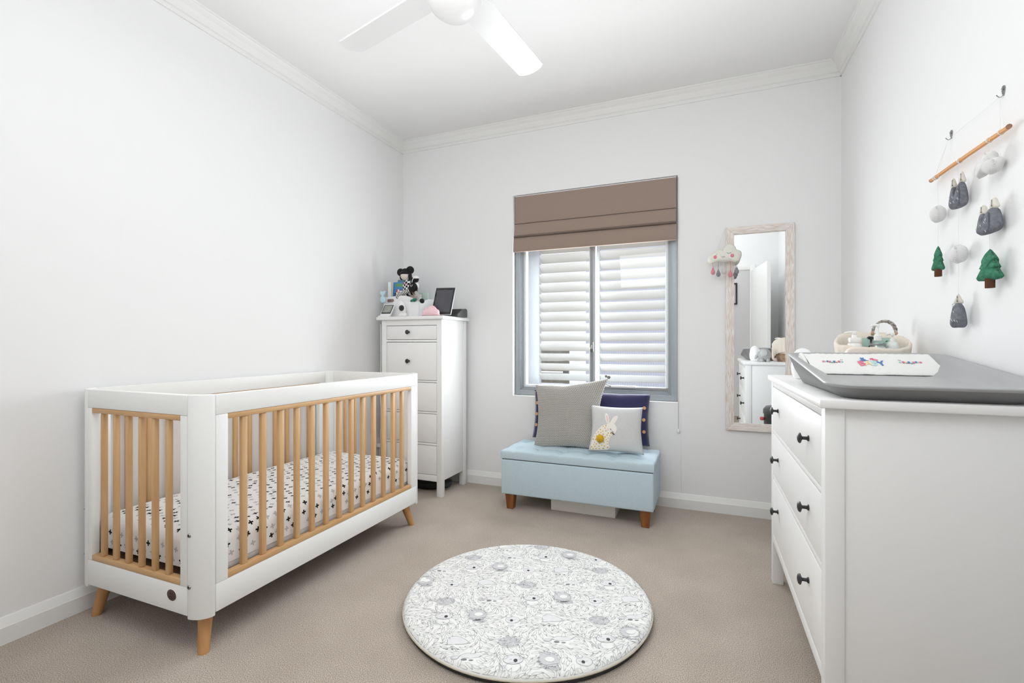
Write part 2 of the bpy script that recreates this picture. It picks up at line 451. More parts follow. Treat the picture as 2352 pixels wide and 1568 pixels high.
# ------------------------------------------------------------------ ceiling fan
fan_m = mat('fan white', (243, 243, 243), .35)
fan = thing('ceiling_fan', 'white four-blade ceiling fan with a domed centre light', 'ceiling fan', (-.915, 1.644, 2.37))
b = nb(); lathe(b, [(.0, 0), (.035, .003), (.068, .014), (.092, .034), (.104, .058), (.107, .075)], 40); obj('dome', b, mat('fan dome opal', (246, 246, 246), .3), fan)
b = nb(); lathe(b, [(.108, .075), (.112, .078), (.114, .10), (.114, .155), (.10, .175), (.05, .185), (0, .185)], 40); obj('motor_housing', b, fan_m, fan)
b = nb(); lathe(b, [(0, .18), (.016, .18), (.016, .38), (.05, .385), (.06, .42), (0, .42)], 24); obj('down_rod', b, fan_m, fan)
for ang in (166, 83.5, 256, 346):
    t = nb(); a = R(9.5); wd = .068; pts = []
    def P(r, s, dz): return (r, s*math.cos(a), .13 - s*math.sin(a) + dz)
    n = 10; top = []; bot = []
    outl = [(.10, -.055), (.18, -wd), (.66, -wd)] + [(.69-.022*((s)**2), wd*s) for s in (-.75, -.4, 0, .4, .75)] + [(.66, wd), (.18, wd), (.10, .055)]
    A = [t.verts.new(P(r, s, .004)) for r, s in outl]; B_ = [t.verts.new(P(r, s, -.004)) for r, s in outl]
    t.faces.new(A); t.faces.new(B_[::-1])
    for i in range(len(outl)): t.faces.new((A[i], B_[i], B_[(i+1) % len(outl)], A[(i+1) % len(outl)]))
    bmesh.ops.recalc_face_normals(t, faces=t.faces)
    bl_o = obj('blade', t, fan_m, fan, 40); bl_o.rotation_euler = (0, 0, R(ang))

# ------------------------------------------------------------------ crib
CR = Vector((-2.372, 1.13, 0)); CW, CLn = .736, 1.395
crib = thing('baby_crib', 'white and beech slatted baby crib along the left wall', 'crib', (CR.x+CW/2, CR.y+CLn/2, 0))
SH = -.006
def cobj(name, bm, m, parent=crib, smooth=40):
    # crib meshes are written from the near left corner; slight skew follows how the crib stands
    for v in bm.verts:
        v.co.x -= CW/2; v.co.y -= CLn/2
        v.co.x += SH*v.co.y
    return obj(name, bm, m, parent, smooth)
ZT, ZB = .918, .140
PX, PY = .070, .056; PT = .028      # corner radius, board thickness
def corner_post(cx, cy, sx, sy):
    # quarter-round shell post; (cx,cy) outer corner, sx,sy direction into the crib
    t = nb(); o_ = []; i_ = []
    for k in range(13):
        a = PI/2*k/12
        o_.append((PX-PX*math.cos(a), PY-PY*math.sin(a)))
        i_.append((PX-(PX-PT)*math.cos(a), PY-(PY-PT)*math.sin(a)))
    p2 = o_ + i_[::-1]
    p2 = [(cx+sx*x, cy+sy*y) for x, y in p2]
    prism(t, p2, ZB-.012, ZT+.002, 'xy', bev=.004, seg=2)
    return t
W_ = M['crib_white']
for cx, cy, sx, sy in ((0, 0, 1, 1), (CW, 0, -1, 1), (0, CLn, 1, -1), (CW, CLn, -1, -1)):
    cobj('corner_post', corner_post(cx, cy, sx, sy), W_)
def panel(is_end, off, barpos, barw):
    """end panels run along x at y=off..off+PT; side panels along y"""
    L_ = CW if is_end else CLn
    def bx(bm, a0, a1, z0, z1, t0=0, t1=PT, bev=.002):
        if is_end: box(bm, a0, a1, off+t0, off+t1, z0, z1, bev)
        else: box(bm, off+t0, off+t1, a0, a1, z0, z1, bev)
    g = .0008
    pe = PX if is_end else PY
    a0, a1 = pe+g, L_-pe-g
    st0, st1 = (.099, .629) if is_end else (.104, 1.287)
    b = nb(); bx(b, a0, a1, .846, ZT); cobj('top_rail', b, W_)
    b = nb(); bx(b, a0, a1, ZB, .240); cobj('bottom_rail', b, W_)
    b = nb(); bx(b, a0, st0, .2405, .8455); cobj('stile', b, W_)
    b = nb(); bx(b, st1, a1, .2405, .8455); cobj('stile', b, W_)
    ax = 'x' if is_end else 'y'
    b = nb(); bx(b, st0, st1, .826, .8455, -.002 if 0 else 0.0, PT, .003); cobj('wood_rail', b, M['beech'][ax])
    b = nb(); bx(b, st0, st1, .2405, .262, 0, PT, .003)
    # slot holes beside the end bars
    cobj('wood_rail', b, M['beech'][ax])
    for p in barpos:
        b = nb(); bx(b, p-barw/2, p+barw/2, .262, .826, .005, .023, .004); cobj('bar', b, M['beech']['z'])
eb = [.156+.0784*k for k in range(6)]
sb = [.178+.0859*k for k in range(13)]
panel(True, 0, eb, .021); panel(True, CLn-PT, eb, .021)
panel(False, CW-PT, sb, .0245); panel(False, 0, sb, .0245)
# mattress base
b = nb(); box(b, .032, CW-.032, .032, CLn-.032, .236, .248, .003)
for y in (.05, CLn-.09):
    box(b, .032, CW-.032, y, y+.04, .222, .236, .003)
cobj('mattress_base', b, M['slat_dark'])
# splayed legs
for cx, cy, sx, sy in ((.075, .075, -1, -1), (CW-.075, .075, 1, -1), (.075, CLn-.095, -1, 1), (CW-.075, CLn-.095, 1, 1)):
    t = nb(); prof = []
    dx, dy = sx*.040, sy*.040
    if sx < 0: dx = -.012; 
    tube(t, [(cx, cy, .185), (cx+dx*.25, cy+dy*.25, .125), (cx+dx, cy+dy, .0)], [.026, .0245, .0185], 18)
    for v in t.verts:
        if v.co.z < .012: v.co.z = 0
        if v.co.z > .15: v.co.z = .2
    cobj('leg', t, M['leg_beech'])
# bolts
def bolt(pos, axis, r=.0075):
    t = nb()
    lathe(t, [(0, .004), (r*.35, .004), (r*.4, .0025)], 12, mi=1); lathe(t, [(r*.4, .0028), (r*.8, .0035), (r, .0015), (r, -.004), (0, -.004)], 16)
    m = {'-y': Matrix.Rotation(PI/2, 4, 'X'), '+y': Matrix.Rotation(-PI/2, 4, 'X'), '+x': Matrix.Rotation(PI/2, 4, 'Y'), '-x': Matrix.Rotation(-PI/2, 4, 'Y')}[axis]
    t.transform(Matrix.Translation(pos) @ m)
    return cobj('bolt', t, [M['steel'], M['dark']])
for x in (.010, CW-.052):
    for z in (.425, .243): 
        yy = .0 if x > .1 else .046
        bolt((CW-.060, .001, z) if x > .1 else (.012, .0235, z), '-y')
for z in (.780, .278):
    bolt((.031, .046, z), '+x'); bolt((CW-.031, .046, z), '-x')
    bolt((.067, CLn-PT, z), '-y'); bolt((CW-.067, CLn-PT, z), '-y')
# oval badge in a recess ring
b = nb()
lathe(b, [(.0195, -.001), (.0215, .0012), (.0235, .0004), (.0235, -.001)], 32, sx=1.25, sy=1, mat=Matrix.Translation((.583, 0, .198)) @ Matrix.Rotation(PI/2, 4, 'X'))
bdg = cobj('badge_ring', b, W_)
b = nb()
lathe(b, [(0, .0014), (.0178, .0014), (.0198, .0006), (.0198, -.001), (0, -.001)], 32, sx=1.25, sy=1, mat=Matrix.Translation((.583, 0, .198)) @ Matrix.Rotation(PI/2, 4, 'X'))
def bm_marks(b, cx, cz):
    for dx, dz, rx, rz in ((-.006, .006, .0034, .0042), (.003, .006, .0034, .0042), (-.010, -.004, .0014, .0040), (-.005, -.005, .0020, .0030), (.0005, -.005, .0020, .0030), (.006, -.006, .0020, .0040)):
        ell(b, (cx+dx, -.0013, cz+dz), (rx, .0008, rz), 10, mi=1)
bm_marks(b, .583, .198)
o = cobj('badge', b, [M['badge'], M['badge2']]); o['label'] = 'dark brown oval badge'

# ------------------------------------------------------------------ mattress with crossed sheet
MW, ML, MT = CW-.085, CLn-.085, .126
mt = thing('crib_mattress', 'crib mattress in a white sheet printed with black and grey crosses', 'mattress', (CR.x+CW/2, CR.y+CLn/2+.004, .249))
sheet = mat('white cotton sheet', (240, 239, 238), .85, bump=(40, .25, .004), spec=.15)
pk = mat('black cross print', (34, 34, 36), .85, spec=.1); pg = mat('grey cross print', (190, 190, 192), .85, spec=.1)
hemm = mat('sheet underside white', (226, 224, 222), .9, spec=.1)
RF = .045
def sec(s):
    """cross-section arc length s from the bottom of +x side over the top to the other side -> (x,z,nx,nz)"""
    h = MT-RF; q = PI/2*RF; flat = MW-2*RF
    if s < h: return (MW/2, s, 1, 0)
    s -= h
    if s < q: a = s/RF; return (MW/2-RF+RF*math.cos(a), h+RF*math.sin(a), math.cos(a), math.sin(a))
    s -= q
    if s < flat: return (MW/2-RF-s, MT, 0, 1)
    s -= flat
    if s < q: a = PI/2+s/RF; return (-MW/2+RF+RF*math.cos(a), h+RF*math.sin(a), math.cos(a), math.sin(a))
    s -= q
    return (-MW/2, h-s, -1, 0)
STOT = 2*(MT-RF)+PI*RF+MW-2*RF
def tilt(x, y, z):
    e = .004*noise.noise((x*7, y*7, z*9+3))+.0025*noise.noise((x*18, y*18, z*22+8))
    return e
def inset(y):
    """roundness of the ends: fraction pulled in near the end"""
    d = ML/2-abs(y)
    return d
def surf(s, y, off=0):
    x, z, nx, nz = sec(s)
    d = ML/2-abs(y)
    ny = 0
    if d < RF:                     # round the end edge
        k = 1-d/RF; sh = RF*(1-math.sqrt(max(0, 1-k*k)))
        x -= nx*sh; z -= nz*sh
    e = tilt(x, y, z)+off
    return Vector((x+nx*e, y, z+nz*e))
bm = nb(); NS, NY = 90, 110
ys = []
for j in range(NY+1):
    u = j/NY*2-1
    ys.append(ML/2*math.sin(PI/2*u))
G = [[bm.verts.new(surf(STOT*i/NS, y)) for y in ys] for i in range(NS+1)]
for i in range(NS):
    for j in range(NY): bm.faces.new((G[i][j], G[i+1][j], G[i+1][j+1], G[i][j+1]))
for j in (0, NY):
    tops = [G[i][j] for i in range(NS+1) if sec(STOT*i/NS)[3] > .3]
    lows = [bm.verts.new((v.co.x, v.co.y, 0)) for v in tops]
    for i in range(len(tops)-1): bm.faces.new((tops[i], tops[i+1], lows[i+1], lows[i]))
bm.faces.new([G[0][j] for j in range(NY+1)]+[G[NS][j] for j in range(NY, -1, -1)])
bmesh.ops.recalc_face_normals(bm, faces=bm.faces)
def cross_shape(sz):
    a = sz/2; c = sz*.155
    return [(-c,-a),(c,-a),(c,-c),(a,-c),(a,c),(c,c),(c,a),(-c,a),(-c,c),(-a,c),(-a,-c),(-c,-c)]
rnd = random.Random(7)
def add_cross(bm, fn, s, y, sz, ang, mi):
    ca, sa = math.cos(ang), math.sin(ang)
    q = cross_shape(sz); vs = []
    for x_, y_ in q: vs.append(bm.verts.new(fn(s+x_*ca-y_*sa, y+x_*sa+y_*ca)))
    # three quads-ish: vertical bar, two arms
    for idx in ((0,1,2,5,6,7,8,11), (2,3,4,5), (8,9,10,11)):
        f = bm.faces.new([vs[i] for i in idx]); f.material_index = mi
stp = .041
ns = int(STOT/stp); ny = int(ML/stp)
for i in range(ns+1):
    for j in range(ny+1):
        s = .035+i*stp+rnd.uniform(-.008, .008); y = -ML/2+.03+j*stp+(stp/2 if i % 2 else 0)+rnd.uniform(-.008, .008)
        if s < .03 or s > STOT-.03 or abs(y) > ML/2-.018: continue
        k = 1 if (i+2*j) % 3 == 0 or ((i*5+j*3) % 7 == 1) else 2
        if k == 2 and rnd.random() < .12: k = 1
        add_cross(bm, lambda a, c: surf(a, c, .0004), s, y, .0215, rnd.uniform(-.35, .35), k)
# near and far end faces
for sg in (-1, 1):
    for i in range(int(MW/stp)+1):
        for j in range(2):
            x = -MW/2+.03+i*stp+(stp/2 if j else 0)+rnd.uniform(-.006, .006); z = .022+j*.040+rnd.uniform(-.006, .006)
            if abs(x) > MW/2-.03: continue
            k = 1 if (i+j*2) % 3 == 0 else 2
            add_cross(bm, lambda a, c: Vector((a, sg*(ML/2+.0005), c)), x, z, .0215, rnd.uniform(-.35, .35), k)
for v in bm.verts: v.co.z += .026
obj('fitted_sheet', bm, [sheet, pk, pg], mt, 60)
b = nb(); box(b, -MW/2+.006, MW/2-.003, -ML/2+.035, ML/2-.035, .000, .034, .006); obj('mattress_core', b, hemm, mt)

# ------------------------------------------------------------------ tall chest of drawers
TX0, TX1, TY0, TY1 = -2.291, -1.768, 2.985, 3.365
tc_ = thing('tall_chest', 'tall narrow white five-drawer chest in the back left corner', 'chest of drawers', ((TX0+TX1)/2, (TY0+TY1)/2, 0))
def tb(bm, x0, x1, y0, y1, z0, z1, bev=.002): box(bm, x0-(TX0+TX1)/2, x1-(TX0+TX1)/2, y0-(TY0+TY1)/2, y1-(TY0+TY1)/2, z0, z1, bev)
b = nb(); tb(b, TX0-.034, TX1+.022, TY0-.022, TY1+.012, 1.278, 1.302, .004); obj('chest_top', b, M['white'], tc_)
for x in (TX0, TX1-.042):
    for y in (TY0, TY1-.042):
        b = nb(); tb(b, x, x+.042, y, y+.042, 0, 1.278, .002); obj('leg', b, M['white'], tc_)
b = nb()
for x in (TX0+.006, TX1-.018): tb(b, x, x+.012, TY0+.042, TY1-.042, .112, 1.278, .001)
tb(b, TX0+.042, TX1-.042, TY1-.016, TY1-.006, .112, 1.278, .001)
dz = [(1.133, 1.233), (.836, 1.111), (.610, .818), (.384, .592), (.154, .364)]
tb(b, TX0+.042, TX1-.042, TY0+.001, TY0+.022, 1.236, 1.278, .001)
for (a, c), (d, e) in zip(dz, dz[1:]): tb(b, TX0+.042, TX1-.042, TY0+.001, TY0+.022, e+.003, a-.003, .001)
tb(b, TX0+.042, TX1-.042, TY0+.001, TY0+.022, .108, .151, .001)
tb(b, TX0+.030, TX1-.030, TY0+.05, TY1-.05, .112, .120, .001)
obj('carcass', b, M['white'], tc_)
def knob(parent, pos, axis):
    t = nb()
    lathe(t, [(0, .0), (.009, 0), (.009, .003), (.0055, .006), (.0050, .017), (.0085, .0195), (.0155, .022), (.0165, .025), (.013, .029), (.006, .031), (0, .0315)], 20)
    m = {'-y': Matrix.Rotation(PI/2, 4, 'X'), '-x': Matrix.Rotation(-PI/2, 4, 'Y')}[axis]
    t.transform(Matrix.Translation(pos) @ m); return obj('knob', t, M['black'], parent)
for a, c in dz:
    b = nb(); tb(b, TX0+.045, TX1-.045, TY0+.003, TY0+.02, a, c, .003)
    box(b, -.20, .20, -.16, .15, a+.012, c-.03, .001)
    d = obj('drawer', b, M['white'], tc_); d['label'] = 'white drawer with round black knob'
    knob(d, (-.019, (TY0-TY1)/2+.003, (a+c)/2+(.004 if c-a < .2 else 0)), '-y')

# ------------------------------------------------------------------ dresser
DRZ = R(.6)
dr = thing('dresser', 'wide white three-drawer dresser by the right wall under a changing tray', 'dresser', (.268, 1.463, 0), DRZ)
DW, DL, DH = .485, 1.086, .955
b = nb(); box(b, 0, DW, 0, DL, .932, DH, .003); obj('dresser_top', b, M['white'], dr)
F0, F1, N0, N1 = .014, DW-.012, .013, DL-.013
for x in (F0, F1-.044):
    for y in (N0, N1-.044):
        b = nb(); box(b, x, x+.044, y, y+.044, 0, .932, .002); obj('leg', b, M['white'], dr)
b = nb()
for y in (N0+.005, N1-.017): box(b, F0+.044, F1-.044, y, y+.012, .10, .932, .001)
box(b, F1-.016, F1-.006, N0+.044, N1-.044, .19, .932, .001)
zz = [(.712, .903), (.505, .690), (.232, .482)]
box(b, F0+.002, F0+.022, N0+.044, N1-.044, .906, .932, .001)
box(b, F0+.002, F0+.022, N0+.044, N1-.044, .693, .709, .001); box(b, F0+.002, F0+.022, N0+.044, N1-.044, .485, .502, .001)
box(b, F0+.002, F0+.022, N0+.044, N1-.044, .192, .229, .001)
box(b, F0+.05, F1-.05, N0+.02, N1-.02, .195, .205, .001)
obj('carcass', b, M['white'], dr)
for a, c in zz:
    b = nb(); box(b, F0+.001, F0+.02, N0+.047, N1-.047, a, c, .003)
    box(b, F0+.02, F1-.03, N0+.06, N1-.06, a+.012, c-.03, .001)
    d = obj('drawer', b, M['white'], dr); d['label'] = 'white drawer with two black knobs'
    zk = (a+c)/2+.006
    if a < .3: zk = .383
    knob(d, (F0+.001, .225, zk), '-x'); knob(d, (F0+.001, DL-.225, zk), '-x')

# ------------------------------------------------------------------ changing tray
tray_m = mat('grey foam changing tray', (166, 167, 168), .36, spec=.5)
tr = thing('changing_tray', 'grey moulded foam baby changing tray on top of the dresser', 'changing tray', (.521, 1.815, .955), R(1.0))
TWd, TLn = .475, .715
def rrect(hw, hl, r, n=16):
    pts = []
    for cx, cy, a0 in ((hw-r, hl-r, 0), (-(hw-r), hl-r, 90), (-(hw-r), -(hl-r), 180), (hw-r, -(hl-r), 270)):
        for k in range(n+1):
            a = R(a0+90*k/n); pts.append((cx+r*math.cos(a), cy+r*math.sin(a)))
    return pts
def zr(y):
    v = (y+TLn/2)/TLn; return .041+.071*smoothstep(v*.93+.03)**.95
def zf(y):
    v = (y+TLn/2)/TLn; return .030+.010*v
t = nb(); rings = []
def tr_ring(ins, zfun, r=.085):
    hw, hl = TWd/2-ins, TLn/2-ins
    q = rrect(hw, hl, max(.02, r-ins*.6))
    return [t.verts.new((x, y, zfun(x, y))) for x, y in q]
tr_rings = [tr_ring(.055, lambda x, y: 0), tr_ring(.045, lambda x, y: .003), tr_ring(.022, lambda x, y: zr(y)*.45), tr_ring(.004, lambda x, y: zr(y)-.010),
            tr_ring(.0, lambda x, y: zr(y)-.004), tr_ring(.003, lambda x, y: zr(y)-.0005), tr_ring(.008, lambda x, y: zr(y)), tr_ring(.014, lambda x, y: zr(y)-.002)]
for ins in (.022, .034, .048, .062, .078, .095, .112, .13, .16, .19, .215):
    k = smoothstep((ins-.014)/.070)
    tr_rings.append(tr_ring(ins, lambda x, y, k=k: (zr(y)-.002)*(1-k)+zf(y)*k))
for a, c in zip(tr_rings, tr_rings[1:]):
    n = len(a)
    for i in range(n): t.faces.new((a[i], a[(i+1) % n], c[(i+1) % n], c[i]))
t.faces.new(tr_rings[0][::-1]); t.faces.new(tr_rings[-1])
bmesh.ops.recalc_face_normals(t, faces=t.faces)
t.faces.ensure_lookup_table()
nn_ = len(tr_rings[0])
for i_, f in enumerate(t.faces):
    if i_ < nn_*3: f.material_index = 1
obj('tray_body', t, [tray_m, mat('grey tray shaded side', (126, 126, 126), .5)], tr, 180)  # outer wall in darker grey: its shade is put into the colour

# ------------------------------------------------------------------ rolled baby towel
tw = thing('baby_towel', 'white terry towel embroidered BABY lying in the grey tray', 'towel', (.515, 2.055, .992), R(1.2))
terry = mat('white terry', (240, 240, 237), .95, bump=(240, .5, .003), spec=.1, sheen=.2)
prof = [(-.072, .002), (-.074, .008), (-.066, .018), (-.045, .036), (-.018, .056), (.004, .068), (.022, .070), (.036, .062), (.042, .045), (.040, .028), (.030, .018), (.0, .006), (-.04, .000)]
pc = [(v.x, v.y) for v in [Vector((p[0], p[1], 0)) for p in prof]]
pc = [(v.x, v.y) for v in catmull([(p[0], p[1], 0) for p in prof], 5, True)]
t = nb(); rows = []; nx = 60
for i in range(nx+1):
    u = i/nx; row = []
    for (y, z) in pc:
        k = max(0, z/.07)
        xl = -.168-.022*k - (.0); xr = .216-.034*k**.7
        x = xl+(xr-xl)*u
        zz_ = z+.0015*noise.noise((x*30, y*30, z*30)) + (.0016*abs(math.sin(u*62)) if (z > .062 and y > -.004) else 0)
        # far end lifts a little as it rides up the tray wall
        row.append(t.verts.new((x, y, zz_)))
    rows.append(row)
m_ = len(pc)
for i in range(nx):
    for j in range(m_): t.faces.new((rows[i][j], rows[i+1][j], rows[i+1][(j+1) % m_], rows[i][(j+1) % m_]))
t.faces.new(rows[0]); t.faces.new(rows[-1][::-1])
bmesh.ops.recalc_face_normals(t, faces=t.faces)
obj('towel_cloth', t, terry, tw, 60)
b = nb()   # rolled layers showing at the left end
for k, sc_ in enumerate((.92, .66, .40)):
    pts = []
    for (y, z) in pc[::2]:
        pts.append((-.186-.010*(z/.07)-.004*k, -.012+(y+.012)*sc_, .034+(z-.034)*sc_))
    tube(b, pts, .0075, 8, closed=True)
obj('rolled_end', b, terry, tw, 180)
# embroidery: front face of the towel runs (y,z) from (-.066,.018) to (.004,.068)
fy0, fz0, fy1, fz1 = -.066, .0185, .002, .0690
fd = Vector((0, fy1-fy0, fz1-fz0)); FL = fd.length; fd.normalize(); fn = Vector((0, -fd.z, fd.y))
def onface(x, h, off=.0012):
    # follow the curved cloth: sample profile by height along the face
    y = fy0+fd.y*h; z = fz0+fd.z*h
    best = None
    for (a, c), (d, e) in zip(pc[5:32], pc[6:33]):
        pass
    bul = .0028*math.sin(PI*max(0, min(1, h/FL)))
    return Vector((x, y, z))+fn*(off+bul)
emb = {n: mat('embroidery '+n, c, .8) for n, c in {'pink': (232, 122, 150), 'blue': (84, 128, 190), 'cream': (240, 220, 170), 'mint': (184, 226, 224), 'black': (36, 36, 40)}.items()}
EM = [emb['pink'], emb['blue'], emb['cream'], emb['mint'], emb['black']]
def text_mesh(s, size, mi, cx, ch, rot, sxs=1):
    cu = bpy.data.curves.new('glyph', 'FONT'); cu.body = s; cu.size = size; cu.align_x = 'CENTER'; cu.align_y = 'CENTER'; cu.offset = size*.035; cu.resolution_u = 3
    to = bpy.data.objects.new('glyph', cu); COL.objects.link(to)
    dg = bpy.context.evaluated_depsgraph_get(); dg.update()
    me = bpy.data.meshes.new_from_object(to.evaluated_get(dg))
    q = bmesh.new(); q.from_mesh(me)
    bpy.data.objects.remove(to); bpy.data.curves.remove(cu); bpy.data.meshes.remove(me)
    ca, sa = math.cos(rot), math.sin(rot)
    for v in q.verts:
        x, y = v.co.x*sxs, v.co.y
        v.co = onface(cx+x*ca-y*sa, ch+x*sa+y*ca)
    for f in q.faces: f.material_index = mi
    return q
e = nb()
for ch, x, h, r, mi in (('B', -.022, .031, .25, 0), ('A', -.003, .033, .1, 2), ('B', .014, .032, -.05, 3), ('Y', .034, .032, .25, 1)):
    merge(e, text_mesh(ch, .034, mi, x, h, r, 1.05))
def blob(bm, x, h, rx, rh, mi, n=12, rot=0, off=.0016):
    ca, sa = math.cos(rot), math.sin(rot)
    pts = [onface(x+rx*math.cos(2*PI*k/n)*ca-rh*math.sin(2*PI*k/n)*sa, h+rx*math.cos(2*PI*k/n)*sa+rh*math.sin(2*PI*k/n)*ca, off) for k in range(n)]
    poly(bm, pts, mi)
obj('embroidered_word', e, EM, tw, 0)['label'] = 'coloured embroidered word BABY'
e = nb()
# little blue animal above the word and a pink one
blob(e, -.016, .058, .0055, .0048, 1); blob(e, -.0135, .0505, .0075, .0060, 1); blob(e, -.0200, .0625, .0020, .0022, 1); blob(e, -.0120, .0625, .0020, .0022, 1); blob(e, -.004, .0465, .005, .0022, 1); blob(e, -.022, .0470, .004, .002, 1)
blob(e, -.0175, .0592, .0010, .0010, 4, off=.002); blob(e, -.0145, .0592, .0010, .0010, 4, off=.002)
obj('embroidered_animal', e, EM, tw, 0)['label'] = 'blue embroidered animal'
e = nb()
blob(e, .013, .0565, .0075, .0042, 0, rot=-.35); blob(e, .021, .0520, .0085, .0042, 0, rot=-.35); blob(e, .0085, .0545, .0022, .0050, 0, rot=-.2); blob(e, .0135, .0575, .0028, .0012, 4, rot=-.6, off=.002)
obj('embroidered_animal', e, EM, tw, 0)['label'] = 'pink embroidered animal'
def caterpillar(x0, sgn):
    e = nb()
    for k, (dx, dh, r, mi) in enumerate(((0, 0, .0042, 0), (.008, -.0015, .0036, 2), (.0145, -.001, .0044, 1), (.022, -.003, .0036, 3), (.028, -.001, .0040, 0), (.035, .001, .0032, 1), (.041, .001, .0022, 3), (.0475, -.001, .0040, 0))):
        blob(e, x0+sgn*dx, .041+dh, r*1.05, r, mi)
        if k < 6:
            for q in (-.0014, .0014): blob(e, x0+sgn*dx+q, .041+dh-r-.0016, .0008, .0022, 4, 8)
    blob(e, x0-sgn*.0085, .0405, .0038, .0044, 3); blob(e, x0-sgn*.0105, .0378, .0014, .0012, 4, 8)
    for q in (-.006, -.0105): 
        blob(e, x0+sgn*q, .0480, .0006, .0034, 4, 6, rot=.3*sgn); blob(e, x0+sgn*(q-.001), .0515, .0014, .0009, 4, 8)
    obj('embroidered_caterpillar', e, EM, tw, 0)['label'] = 'multicoloured embroidered caterpillar'
caterpillar(-.088, -1); caterpillar(.098, 1)

# ------------------------------------------------------------------ basket with cream liner
BK = Vector((.606, 2.335, .955))
bk = thing('toiletry_basket', 'oval wicker basket with cream cloth liner at the far dresser end', 'basket', BK)
liner = mat('cream liner cloth', (232, 222, 208), .9, bump=(35, .3, .006), spec=.1)
def rimz(a):
    # a: angle; 90deg = far side, higher; near side lower
    s = math.sin(a); return .162+.034*s + .004*math.sin(3*a+1) - .006*(1-abs(s))
t = nb(); N = 72; AX, AY = .122, .098
N = 144
def loop(fr, fz, pleat=0):
    L = []
    for k in range(N):
        a = 2*PI*k/N
        p = pleat*(.6*math.sin(a*23+2*math.sin(a*3))+.5*noise.noise((math.cos(a)*6, math.sin(a)*6, fr*4)))
        L.append(t.verts.new((AX*(fr+p)*math.cos(a), AY*(fr+p)*math.sin(a), fz(a)+.006*noise.noise((math.cos(a)*3, math.sin(a)*3, 7)))))
    return L
LL = [loop(.90, lambda a: rimz(a)-.115, .030), loop(.95, lambda a: rimz(a)-.085, .028), loop(1.0, lambda a: rimz(a)-.05, .022), loop(1.03, lambda a: rimz(a)-.026, .014), loop(1.045, lambda a: rimz(a)-.010, .008),
      loop(1.0, lambda a: rimz(a)), loop(.95, lambda a: rimz(a)-.004, .004), loop(.90, lambda a: rimz(a)-.018, .008), loop(.84, lambda a: rimz(a)-.05, .012), loop(.76, lambda a: .05, .01), loop(.66, lambda a: .022), loop(.2, lambda a: .02)]
for a, c in zip(LL, LL[1:]):
    for i in range(N): t.faces.new((a[i], a[(i+1) % N], c[(i+1) % N], c[i]))
t.faces.new(LL[-1])
bmesh.ops.recalc_face_normals(t, faces=t.faces)
obj('liner', t, liner, bk, 180)
b = nb()
for k in range(6):
    z = .006+k*.011; f = .68+.022*k
    tube(b, [(AX*f*math.cos(2*PI*q/48)*(1+.012*math.sin(q*PI+k*PI)), AY*f*math.sin(2*PI*q/48)*(1+.012*math.sin(q*PI+k*PI)), z) for q in range(48)], .0062, 6, closed=True)
lathe(b, [(0, .0), (AX*.70, 0), (AX*.70, .012), (0, .012)], 40, sy=AY/AX)
obj('wicker_body', b, mat('wicker', (196, 168, 140), .7, var=((150, 120, 94), 40, 2)), bk)
# rope handle on the far side
b = nb(); hp = []
for k in range(25):
    a = PI*k/24; hp.append(Vector((.066-.040*math.cos(a)*1.0, .088, .183+.056*math.sin(a)**.8)))
for s in range(3):
    pts = []
    for k, p in enumerate(hp):
        ph = s*2*PI/3+k*.85; pts.append((p.x+.0032*math.cos(ph)*(1 if 1 else 0), p.y+.0035*math.sin(ph), p.z+.0032*math.cos(ph)))
    tube(b, pts, .0036, 6)
obj('rope_handle', b, mat('grey rope', (196, 190, 184), .8, var=((120, 112, 106), 150, 2)), bk)
b = nb(); ell(b, (.024, .084, .190), (.0055, .005, .0075), 10)
obj('rope_knot', b, mat('tan rope knot', (196, 150, 116), .8), bk)
b = nb(); ell(b, (.106, .084, .188), (.0045, .005, .006), 10); obj('rope_knot', b, mat('tan rope knot end', (196, 150, 116), .8), bk)

def pump_bottle(name, label, loc, rz, body, neck, nozzle, mats):
    t = thing(name, label, 'bottle', loc, rz, None); return t
FZ = .955+.024       # basket floor
cream_pl = mat('opaque white bottle', (240, 240, 236), .35)
def pump(parent, z, r, stem, noz, m, cap_h=.02):
    b = nb()
    lathe(b, [(0, z), (r, z), (r, z+cap_h*.8), (r*.9, z+cap_h), (r*.45, z+cap_h), (r*.42, z+cap_h+stem), (r*.9, z+cap_h+stem+.001), (r*.95, z+cap_h+stem+.010), (r*.6, z+cap_h+stem+.013), (0, z+cap_h+stem+.013)], 20)
    tube(b, [(0, 0, z+cap_h+stem+.008), (-noz*.6, 0, z+cap_h+stem+.009), (-noz, 0, z+cap_h+stem+.005)], [.0055, .005, .0042], 10)
    obj('pump', b, m, parent)
q = thing('pump_bottle', 'square-shouldered white pump bottle at the left of the cream basket', 'bottle', (.540, 2.300, FZ), 0, 'pump bottles in the basket')
b = nb(); lathe(b, [(0, 0), (.026, 0), (.028, .004), (.028, .105), (.024, .118), (.021, .124), (0, .124)], 32, sx=1.0, sy=.9); obj('bottle_body', b, cream_pl, q)
b = nb(); box(b, -.019, .019, -.017, .017, .1245, .146, .004); obj('collar', b, cream_pl, q)
pump(q, .1455, .0095, .001, .034, cream_pl, .012)
q = thing('pump_bottle', 'clear pump bottle with tall white pump in the middle of the basket', 'bottle', (.612, 2.282, FZ), 0, 'pump bottles in the basket')
clear = glass_mat('clear bottle plastic', (.93, .95, .95), .12)
b = nb(); lathe(b, [(0, 0), (.024, 0), (.026, .004), (.026, .122), (.021, .130), (.014, .134)], 32); obj('bottle_body', b, clear, q)
b = nb(); lathe(b, [(.0262, .115), (.0264, .1155), (.0264, .122), (.0262, .1225)], 32); obj('label_band', b, mat('silver band', (150, 152, 154), .4, .5), q)
